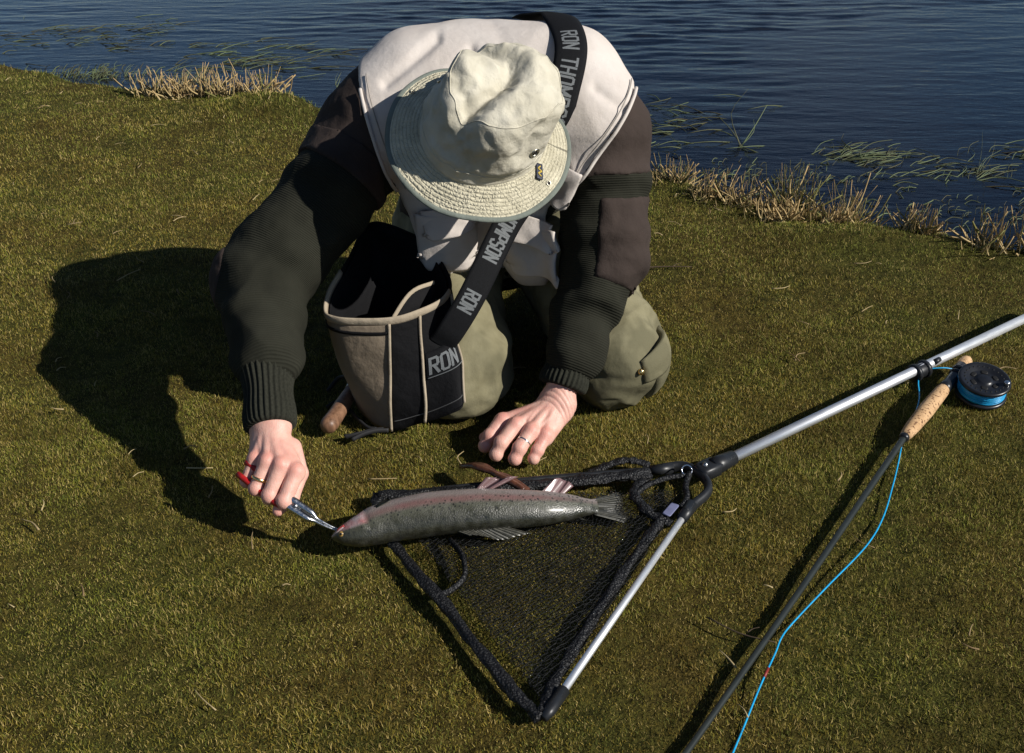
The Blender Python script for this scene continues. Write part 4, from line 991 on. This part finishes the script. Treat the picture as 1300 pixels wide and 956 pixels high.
AX = cr([(-.272, 1.283, .030), (-.235, 1.286, .036), (-.19, 1.303, .040), (-.12, 1.318, .043), (-.05, 1.327, .043), (.03, 1.338, .038), (.085, 1.352, .031), (.115, 1.362, .026), (.135, 1.370, .022)], 10); n = len(AX); ss = np.linspace(0, 1, n)
AX[:, 2] += .007*np.sin(np.pi*np.clip(np.linspace(.05, .95, len(AX)), 0, 1)); tf = unit(np.gradient(AX, axis=0)); upv = np.array((0, 0, 1.)); dorsal = unit(np.cross(tf, upv)); dorsal = dorsal*np.sign(-dorsal[:, 1:2]); latv = unit(np.cross(tf, dorsal)); latv *= np.sign(latv[:, 2:3])
dorsal = unit(dorsal*.85-latv*.52); latv = unit(latv-dorsal*(latv*dorsal).sum(1, keepdims=True))   # rolled a little
dep = np.interp(ss, [0, .015, .05, .12, .2, .35, .5, .65, .78, .88, .95, 1], [.003, .007, .0135, .0225, .0295, .0345, .0335, .028, .0205, .0145, .013, .0145])
thk = np.interp(ss, [0, .015, .05, .12, .2, .35, .5, .65, .78, .88, .95, 1], [.003, .008, .0145, .0205, .024, .0265, .025, .020, .0135, .009, .0065, .005])
K = 40; an = np.linspace(0, 2*np.pi, K, endpoint=False)
ca, sa = np.cos(an), np.sin(an)
fv = AX[:, None]+dep[:, None, None]*ca[None, :, None]*dorsal[:, None]+thk[:, None, None]*(np.sign(sa)*np.abs(sa)**.85)[None, :, None]*latv[:, None]
fv[..., 2] = np.maximum(fv[..., 2], .004)
dz = np.broadcast_to((ca*.5+.5)[None], (n, K)); ag = np.broadcast_to(ss[:, None], (n, K))
# gill cover edge and mouth line are real steps in the surface
gk = np.exp(-((ag-(.175+.03*(dz-.4)**2*4))/.006)**2)*(np.abs(dz-.38) < .34); fv = fv-latv[:, None]*(gk*.0034)[..., None]*np.sign(sa)[None, :, None]
gk2 = np.exp(-((ag-.155)/.02)**2)*(np.abs(dz-.36) < .3); fv = fv+latv[:, None]*(gk2*.0016)[..., None]*np.sign(sa)[None, :, None]
mth = np.exp(-((dz-(.34-.9*ag))/.03)**2)*(ag < .075); fv = fv-latv[:, None]*(mth*.003)[..., None]*np.sign(sa)[None, :, None]
vv_ = np.concatenate([fv.reshape(-1, 3), AX[:1]-tf[:1]*.002, AX[-1:]]); j = np.arange(K); j2 = (j+1) % K
mk('fish_body', (vv_, [grid_faces(n, K, True), np.concatenate([np.stack([np.full(K, n*K), j2, j], 1), np.stack([np.full(K, n*K+1), (n-1)*K+j, (n-1)*K+j2], 1)])]), fm, fish,
   attrs={'dorsal': np.concatenate([dz.ravel(), [.5, .5]]), 'along': np.concatenate([ag.ravel(), [0, 1]])})
def at_fish(s, d, l=0.):
    i = min(n-1, max(0, s*(n-1))); a = int(i); b = min(n-1, a+1); w = i-a; L = lambda Q: Q[a]*(1-w)+Q[b]*w
    return L(AX)+L(dorsal)*L(dep)*d+L(latv)*(L(thk)*l)
finm = Mat('fin_membrane', (.12, .11, .08), .35, .5); fr_ = finm.attr('ray')
fin_st = finm.ramp(finm.math('SINE', finm.math('MULTIPLY', fr_, 90.)), [(0, .55), (.6, 1)])
finm.color(finm.mix(1., finm.ramp(finm.noise(120, 3), [(.4, (.045, .043, .03)), (.7, (.085, .08, .06))]), fin_st, 'MULTIPLY')); finm.set(**{'Coat Weight': .4}); finm.bump(finm.math('SINE', finm.math('MULTIPLY', fr_, 90.)), .0005); finm = finm.m
pinkm = Mat('pink_fin', (.3, .16, .16), .3, .5); fr_ = pinkm.attr('ray')
pinkm.color(pinkm.mix(pinkm.ramp(pinkm.math('SINE', pinkm.math('MULTIPLY', fr_, 80.)), [(0, 0), (.7, 1)]), (.14, .075, .075), (.20, .13, .13))); pinkm.set(**{'Coat Weight': .5}); pinkm = pinkm.m
def fin(name, root, tipc, mat, wav=.002, nr=9, nc=16):
    """root, tipc: two curves (world); a thin closed sheet between them"""
    a, b = cr(root, 6), cr(tipc, 6); a = a[np.linspace(0, len(a)-1, nc).astype(int)]; b = b[np.linspace(0, len(b)-1, nc).astype(int)]
    t_ = np.linspace(0, 1, nr)[None, :, None]; Pp = a[:, None]*(1-t_)+b[:, None]*t_
    Pp[..., 2] += wav*np.sin(np.linspace(0, 9, nc))[:, None]*t_[0, :, 0][None]
    v, f = slab(Pp, .0012); ray = np.tile(np.repeat(np.linspace(0, 1, nc), nr), 2)
    return mk(name, (v, f), mat, fish, attrs={'ray': ray})
D = lambda s, d, l=0., out=0., up=0., back=0.: at_fish(s, d, l)+dorsal[int(s*(n-1))]*out+np.array((0, 0, up))+tf[int(s*(n-1))]*back
fin('dorsal_fin', [D(.43, .93, .1), D(.50, .95, .1), D(.56, .95, .1)], [D(.47, .95, .1, .006, -.004), D(.53, .95, .1, .012, -.008, .012), D(.585, .95, .1, .007, -.008, .022)], finm)
fin('adipose_fin', [D(.79, .9, .2), D(.81, .95, .2)], [D(.815, .95, .2, .006, 0, .004), D(.845, .95, .2, .008, -.002, .006)], finm, .0)
fin('pelvic_fin', [D(.49, -.86, .35), D(.53, -.9, .3)], [D(.51, -.9, .3, -.014, .006, .006), D(.565, -.9, .3, -.015, .008, .020)], pinkm)
fin('anal_fin', [D(.66, -.9, .3), D(.71, -.9, .2), D(.745, -.9, .2)], [D(.70, -.9, .3, -.020, .004, .006), D(.735, -.9, .2, -.022, .004, .010), D(.76, -.9, .2, -.012, .002, .014)], pinkm)
fin('pectoral_fin', [D(.185, -.72, .62), D(.195, -.58, .78)], [D(.265, -.86, .66, -.004, .002), D(.27, -.74, .80, 0, .002)], finm, 0.)
e_ = at_fish(1., 0.); td = tf[-1]; dd = unit(dorsal[-1]*.8+np.array((0, -.5, .28)))
fin('tail_fin', [e_-dd*.0175-td*.008, e_-td*.004, e_+dd*.0175-td*.008], [e_-dd*.038+td*.046, e_-dd*.022+td*.054, e_+td*.050, e_+dd*.022+td*.054, e_+dd*.036+td*.044], finm, .002, 12, 24)
ep = at_fish(.062, .22, .93); en = unit(latv[int(.062*(n-1))]*.9+dorsal[3]*.35-tf[3]*.1)
ey = mk('eye', revolve([(.0001, .0026), (.002, .0024), (.0038, .0014), (.0048, -.001), (.005, -.004)], 20, ep, en), plain('eye_gold', (.30, .19, .06), .15, 0, .6), fish)
mk('pupil', revolve([(.0001, .0031), (.0014, .0029), (.0023, .0019), (.0024, .0)], 16, ep+en*.0002, en), plain('eye_black', (.004, .004, .005), .05, 0, .8), ey)
mk('mouth_edge', tube(cr([D(.004, .02, .9), D(.03, -.12, .98), D(.055, -.28, .97), D(.075, -.40, .92)], 5), .0018, 6), plain('jaw_pale', (.34, .27, .26), .3), fish)
mk('mouth_edge', tube(cr([D(.045, -.30, 1.), D(.062, -.42, .95), D(.08, -.5, .9)], 5), .0022, 6), plain('jaw_red', (.30, .03, .03), .3), fish, label='red patch behind the jaw')

# ------------------------------------------------------------------ landing net
net = empty('landing_net', (.15, 1.35, 0), 'triangular folding landing net with black mesh and long aluminium handle', 'landing net')
alu = Mat('brushed_aluminium', (.82, .83, .85), .3, .5, .75); alu.rough(alu.ramp(alu.noise(1, 3, alu.co((30, 30, 400))), [(.3, .38), (.7, .5)])); alu = alu.m
blp = plain('black_plastic', (.014, .015, .017), .4, var=.3, scale=40, bump=.0006)
NA_, NB_ = np.array((.262, 1.486, .016)), np.array((-.218, 1.412, .012))      # far arm
NC_, ND_ = np.array((.281, 1.372, .016)), np.array((.040, .950, .012))        # near arm
mk('arm', tube(cr([NA_, (NA_+NB_)/2+[0, .006, 0], NB_], 8), .0058, 12), blp, net, label='dark far arm sleeved in mesh')
arm2 = mk('arm', tube([NC_, (NC_+ND_)/2, ND_+(NC_-ND_)*.10], .0054, 14), alu, net, label='bare aluminium near arm')
mk('arm_end_cap', tube([ND_+(NC_-ND_)*.11, ND_+(NC_-ND_)*.03, ND_], [.0085, .008, .005], 12), blp, net)
mk('arm_socket', tube([NC_+(NC_-ND_)*.03, NC_-(NC_-ND_)*.06], [.011, .0085], 12), blp, net); mk('arm_socket', tube([NA_+(NA_-NB_)*.02, NA_-(NA_-NB_)*.06], [.011, .0085], 12), blp, net)
HB = np.array((.326, 1.474, .022)); PD = unit(np.array((1.073, 1.99, .045))-np.array((.338, 1.483, .030)))
hp = cr([NA_+(-.01, 0, 0), NA_+(.025, .004, .002), NA_+(.047, -.014, .004), (.322, 1.442, .02), (.318, 1.415, .018), NC_+(.012, .014, .0), NC_+(-.006, -.010, 0)], 8)
mk('head_yoke', tube(hp, .010, 12, ry=.0072, up=(0, 0, 1)), blp, net)
mk('yoke_block', box(HB+PD*.004, PD*.022, np.cross(PD, (0, 0, 1))*.016, np.array((0, 0, .012)), .25), blp, net)
mk('yoke_bolt', revolve([(.0001, .0045), (.004, .004), (.005, .0), (.005, -.004)], 14, HB+PD*-.004+np.array((0, 0, .012)), (0, 0, 1)), plain('bolt_steel', (.4, .4, .4), .3, 1), net)
H0, H1 = HB+PD*.018, HB+PD*1.05; H1[2] = .05
mk('handle_collar', tube([H0-PD*.005, H0+PD*.012, H0+PD*.045], [.0155, .0155, .0125], 16), blp, net)
mk('handle', tube([H0+PD*.03, H0+(H1-H0)*.5, H1], .0094, 20), alu, net)
cl = HB+PD*.565; cs = np.cross(PD, (0, 0, 1)); mk('handle_clamp', tube([cl-PD*.022, cl-PD*.018, cl+PD*.018, cl+PD*.022], [.0125, .0150, .0150, .0125], 14), blp, net)
for k in (-.016, .012): mk('clamp_ring', tube([cl+PD*(k-.004), cl+PD*(k+.004)], .0178, 16), blp, net)
mk('clamp_button', tube([cl+PD*.034-cs*-.006+np.array((0, 0, .010)), cl+PD*.050+cs*.006+np.array((0, 0, .012))], [.006, .005], 10), blp, net)
# mesh bag spread flat: real strands
netm = plain('net_mesh', (.006, .0065, .007), .55, spec=.35, var=.3, scale=200)
V0, V1, V2 = np.array((.292, 1.435)), np.array((-.205, 1.405)), np.array((.045, .965))
def net_h(x, y, k):
    p = np.stack([x, y, 0*x+k*3.3], -1); return .0075+.004*k+.006*np.abs(fbm(p, 16, 20+k))
def net_sheet(k, cell, ang, seed):
    r = np.random.default_rng(seed); c_, s_ = math.cos(ang), math.sin(ang); L = int(.75/cell); u = (np.arange(L)-L/2)*cell
    UU, WW = np.meshgrid(u, u, indexing='ij'); UU = UU+(WW/cell % 2)*0
    x = .04+UU*c_-WW*s_; y = 1.25+UU*s_+WW*c_
    wp = np.stack([x, y, 0*x], -1); x = x+.022*noise(wp, 7, seed)+.0012*r.normal(0, 1, x.shape); y = y+.022*noise(wp, 7, seed+1)+.0012*r.normal(0, 1, x.shape)
    def side(a, b, x, y): return (b[0]-a[0])*(y-a[1])-(b[1]-a[1])*(x-a[0])
    m_ = (side(V0, V1, x, y) > 0) & (side(V1, V2, x, y) > 0) & (side(V2, V0, x, y) > 0)
    z = net_h(x, y, k); Q = np.stack([x, y, z], -1); A0, B0 = [], []
    for di, dj in ((1, 0), (0, 1)):
        a = Q[:L-di, :L-dj]; b = Q[di:, dj:]; mm = m_[:L-di, :L-dj] & m_[di:, dj:]; A0.append(a[mm]); B0.append(b[mm])
    return np.concatenate(A0), np.concatenate(B0)
def strands(a, b, w):
    d = unit(b-a); s = unit(np.cross(d, (0, 0, 1.))); t_ = np.cross(s, d); off = [s*w, -s*w*.5+t_*w*.87, -s*w*.5-t_*w*.87]
    v = np.stack([a+off[0], a+off[1], a+off[2], b+off[0], b+off[1], b+off[2]], 1).reshape(-1, 3); i = np.arange(len(a))[:, None]*6
    return v, [np.concatenate([i+np.array([[0, 1, 4, 3]]), i+np.array([[1, 2, 5, 4]]), i+np.array([[2, 0, 3, 5]])])]
sh = [strands(*net_sheet(0, .0052, .5, 1), .0004), strands(*net_sheet(1, .0075, .95, 2), .0004)]
mk('netting', cat_vf(*sh), netm, net, kind='stuff')
# mesh gathered in bunches along the arms and across the mouth
def bunch(pts, r0, seed, up=None):
    p = cr(pts, 14); r = np.random.default_rng(seed); N_ = len(p); ph = r.uniform(0, 6, 6)
    m_ = lambda s, a: .8+.14*np.sin(a*3+s*40+ph[0])+.10*np.sin(a*5-s*63+ph[1])+.12*np.sin(s*27+ph[2])+.07*r.normal(0, 1, (N_, 18))
    return tube(p, r0, 18, ry=r0*.6, mod=m_, up=(1, 0, 0) if up is None else up)
gm = Mat('gathered_mesh', (.010, .011, .012), .55, .35); gmv = gm.vor(300); gm.color(gm.ramp(gmv, [(.2, (.022, .023, .024)), (.5, (.004, .004, .005))])); gm.bump(gmv, .002); gm = gm.m
def on2(p, z): return np.array((p[0], p[1], z))
mk('gathered_mesh', bunch([NB_+(.0, -.004, .004), NB_*.7+NA_*.3+(0, -.010, .002), NB_*.35+NA_*.65+(0, -.012, .002), NA_+(-.03, -.016, .002)], .0135, 1, (0, 1, 0)), gm, net)
mk('gathered_mesh', bunch([NB_+(-.002, .002, .004), (-.213, 1.375, .012), (-.185, 1.30, .010), (-.10, 1.165, .010), (-.01, 1.015, .010), (.035, .952, .01)], .0105, 2), gm, net, label='gathered mesh along the open side')
mk('gathered_mesh', bunch([NC_+(-.035, -.005, .0), NC_*.6+ND_*.4+(-.028, .01, -.004), NC_*.2+ND_*.8+(-.02, .006, -.003), ND_+(-.004, .01, 0)], .009, 3), gm, net)
mk('gathered_mesh', bunch([(.23, 1.47, .012), (.20, 1.42, .018), (.215, 1.37, .016), (.25, 1.34, .012)], .010, 5), gm, net)
mk('gathered_mesh', bunch([(.13, 1.485, .008), (.19, 1.505, .020), (.235, 1.50, .014)], .009, 6, (0, 1, 0)), gm, net)
mk('mesh_cord', tube(cr([(-.095, 1.30, .012), (-.075, 1.26, .016), (-.07, 1.215, .014), (-.09, 1.185, .012), (-.115, 1.175, .010)], 7), .006, 8, ry=.004), gm, net)
mk('mesh_cord', tube(cr([(.296, 1.462, .024), (.285, 1.43, .022), (.283, 1.40, .02), (.27, 1.375, .018)], 6), .005, 8), gm, net)
mk('mesh_cord', tube(cr([(.292, 1.458, .022), (.26, 1.452, .022), (.225, 1.435, .02), (.20, 1.41, .018)], 6), .0045, 8), gm, net)
a = np.linspace(0, 2*np.pi, 25); mk('metal_ring', tube(np.array((.291, 1.462, .03))+np.stack([.0085*np.cos(a), .006*np.sin(a), .006*np.sin(a)], 1), .0014, 8), plain('chrome', (.8, .8, .8), .12, 1, var=.02), net)
u = unit(np.array((.55, .84, 0))); mk('mesh_label', box((.252, 1.365, .022), u*.017, np.cross(u, (0, 0, 1))*.007, np.array((.1, 0, 1))*.001), plain('label_blue_grey', (.16, .17, .28), .5), net)
dropm = Mat('water_drop', (1, 1, 1), .03, .5); dropm.set(**{'Transmission Weight': 1., 'IOR': 1.33}); dropm = dropm.m
r = np.random.default_rng(9); ds = []
for i in range(420):
    a, b = sorted(r.uniform(0, 1, 2)); q = V0*a+V1*(b-a)+V2*(1-b)
    if r.uniform() < .45: q = V0+(V1-V0)*r.uniform(0, 1)+np.array((0, -.012))+r.normal(0, .008, 2)
    z = float(net_h(np.array([q[0]]), np.array([q[1]]), 1)[0])+.0015; rad = r.uniform(.0005, .0013); ds.append(revolve([(.00001, rad), (rad*.8, rad*.6), (rad, 0), (rad*.7, -rad*.7)], 6, (q[0], q[1], z), (0, 0, 1)))
mk('water_drops', cat_vf(*ds), dropm, net, kind='stuff')

# ------------------------------------------------------------------ brown leathery strip over the net
lea = plain('red_brown_leather', (.085, .032, .018), .3, spec=.5, var=.5, scale=50, bump=.002)
lp = cr([(-.088, 1.485, .022), (-.060, 1.462, .040), (-.030, 1.432, .046), (.000, 1.402, .050), (.022, 1.378, .050)], 6); k = len(lp)
wd = np.interp(np.linspace(0, 1, k), [0, .06, .35, .5, .62, 1], [.004, .011, .013, .008, .012, .009])
ld = unit(np.gradient(lp, axis=0)); lsd = unit(np.cross(ld, (0, 0, 1))); LG = np.stack([lp+lsd*wd[:, None]*x+np.array((0, 0, 1))*(.004*(1-x*x)+.003*math.sin(3*x)) for x in np.linspace(-1, 1, 7)], 1)
mk('leather_strip', slab(LG[:, ::-1], .003), lea, label='glossy red-brown leathery strip lying over the far net arm', cat='leather strip')

# ------------------------------------------------------------------ fly rod with reel
rod = empty('fly_rod', (.6, 1.45, 0), 'dark fly rod with cork grip and black reel lying on the turf', 'fishing rod')
cork = Mat('cork', (.5, .32, .17), .8, .2); ck = cork.vor(260); cork.color(cork.mix(cork.ramp(cork.noise(190, 4), [(.56, 0), (.64, 1)]), cork.ramp(cork.noise(35, 4), [(.3, (.44, .27, .135)), (.7, (.58, .38, .21))]), (.12, .055, .03))); cork.bump(cork.noise(300, 3), .0007); cork = cork.m
P0, P1 = np.array((.905, 1.846, .030)), np.array((.694, 1.580, .020)); rd = unit(P1-P0); LT = np.linalg.norm(P1-P0)
def along_rod(t_): return P0+(P1-P0)*t_
def rodseg(name, t0, t1, rads, mat, par=rod, k=18):
    t_ = np.linspace(t0, t1, len(rads)); return mk(name, tube([along_rod(q) for q in t_], rads, k), mat, par)
blk_m = plain('black_anodised', (.012, .013, .016), .32, var=.2, scale=90)
rodseg('butt_cap', 0, .13, [.006, .0115, .0125, .0122, .0115], cork)
rodseg('reel_seat', .115, .43, [.0118, .0118, .0100, .0100, .0102, .0102, .0118, .0118], blk_m)
rodseg('locking_ring', .16, .19, [.0128, .0134, .0128], blk_m); rodseg('locking_ring', .215, .235, [.0124, .0130, .0124], blk_m)
rodseg('cork_grip', .42, 1.0, list(np.interp(np.linspace(0, 1, 24), [0, .03, .12, .45, .8, .96, 1], [.0115, .0128, .0135, .0150, .0130, .0105, .009])), cork)
rodseg('winding_check', .995, 1.03, [.0085, .009, .0075], blk_m)
bl = [along_rod(1.0), (.60, 1.452, .009), (.452, 1.242, .005), (.286, 1.009, .004), (.12, .776, .004), (-.1, .45, .012), (-.4, .0, .012)]
blp_ = cr(bl, 8); mk('blank', tube(blp_, np.linspace(.0060, .0030, len(blp_)), 12), plain('graphite', (.022, .026, .024), .35, var=.2, scale=30), rod)
# reel: disc lying beside the seat, leaning slightly to the camera
RC = np.array((.893, 1.742, .034)); ra = unit((-.02, -.22, .97)); R1 = unit(np.cross(ra, (0, 1, 0))); R2 = np.cross(ra, R1)
reel = mk('reel', cat_vf(revolve([(.045, -.026), (.0475, -.024), (.0475, -.020), (.044, -.0185), (.012, -.0185)], 56, RC, ra), revolve([(.0001, -.026), (.045, -.026)], 56, RC, ra),
     tube([RC+unit(P0-RC+(P1-P0)*.30)*.040-ra*.014, RC+unit(P0-RC+(P1-P0)*.30)*.052-ra*.004], .006, 10), tube([along_rod(.16)+(.006, -.004, -.002), along_rod(.42)+(.006, -.004, -.002)], .005, 10)), blk_m, rod)
mk('spool_face', cat_vf(revolve([(.0415, .006), (.0465, .0065), (.0475, .009), (.0465, .0125), (.043, .0135), (.040, .0115), (.031, .0112), (.028, .0085), (.0165, .0080), (.014, .011), (.0105, .0125), (.0001, .0128)], 64, RC, ra)), blk_m, reel)
hole = plain('reel_hole', (.003, .003, .003), .7)
for k in range(24):
    a = 2*math.pi*k/24; q = RC+R1*.0355*math.cos(a)+R2*.0355*math.sin(a)+ra*.01145; mk('vent_hole', revolve([(.0001, .0002), (.0019, .0002), (.0019, -.001)], 10, q, ra), hole, reel)
for k in range(6):
    a = 2*math.pi*k/6+.2; q = RC+R1*.0225*math.cos(a)+R2*.0225*math.sin(a)+ra*.0087; mk('spool_window', box(q, (R1*math.cos(a)+R2*math.sin(a))*.0045, (-R1*math.sin(a)+R2*math.cos(a))*.0065, ra*.0004, .4), hole, reel)
q = RC-R1*-.034*(-1)+R2*.018+ra*.012; mk('reel_handle', revolve([(.0001, .008), (.0045, .0078), (.0055, .006), (.0042, 0)], 16, q, ra), plain('handle_silver', (.7, .72, .72), .25, 1), reel)
cyan = Mat('fly_line_cyan', (.01, .33, .62), .35, .5); cyan.color(cyan.ramp(cyan.noise(60, 2), [(.3, (.008, .28, .56)), (.7, (.014, .38, .70))])); cyan = cyan.m
wd_ = [revolve([(.030, -.0185), (.0425, -.0180), (.0425, .0055), (.030, .006)], 56, RC, ra)]
r = np.random.default_rng(3)
for k in range(11):
    a = np.linspace(0, 2*np.pi, 49); tl2, ph2 = r.normal(0, .0018), r.uniform(0, 6); hh_ = np.clip(-.0165+k*.0019+tl2*np.sin(a+ph2), -.0170, .0048); rr3 = .0428+.0006*np.sin(a*2+ph2)
    wd_.append(tube(RC+R1*(rr3*np.cos(a))[:, None]+R2*(rr3*np.sin(a))[:, None]+ra*hh_[:, None], .00085, 6))
mk('wound_line', cat_vf(*wd_), cyan, reel)
# line off the reel, round the grip and away over the turf
ln = cr([RC+R1*.041+R2*-.012-ra*.002, RC+R1*.036+R2*-.030-ra*.006, RC+R1*.022+R2*-.044-ra*.010], 6)
lo = [(.868, 1.800, .030), (.835, 1.798, .036), (.795, 1.796, .030), (.781, 1.768, .022), (.772, 1.730, .012), (.752, 1.686, .010), (.715, 1.622, .010), (.692, 1.580, .009), (.668, 1.525, .005), (.64, 1.464, .004), (.598, 1.38, .004), (.546, 1.30, .004), (.459, 1.205, .004), (.395, 1.137, .004), (.372, 1.105, .005), (.357, 1.075, .004), (.324, 1.015, .004), (.291, .952, .004), (.25, .87, .004), (.2, .76, .004)]
lo = [(a, b, (c-.006+.003*math.sin(a*60)) if c < .0056 else c) for a, b, c in lo]
fl = empty('fly_line', (.5, 1.25, 0), 'bright cyan fly line curving over the turf beside the rod', 'fishing line')
mk('line', tube(cr(lo, 8), .00135, 7), cyan, fl); mk('line_end', tube(ln, .00125, 7), cyan, fl)
lc = cr(lo, 8); kk_ = int(np.argmin(np.linalg.norm(lc-np.array((.339, 1.042, .004)), axis=1))); mk('line_marker', tube(lc[kk_-1:kk_+2], .0021, 8), plain('marker_red', (.22, .025, .02), .5), fl)
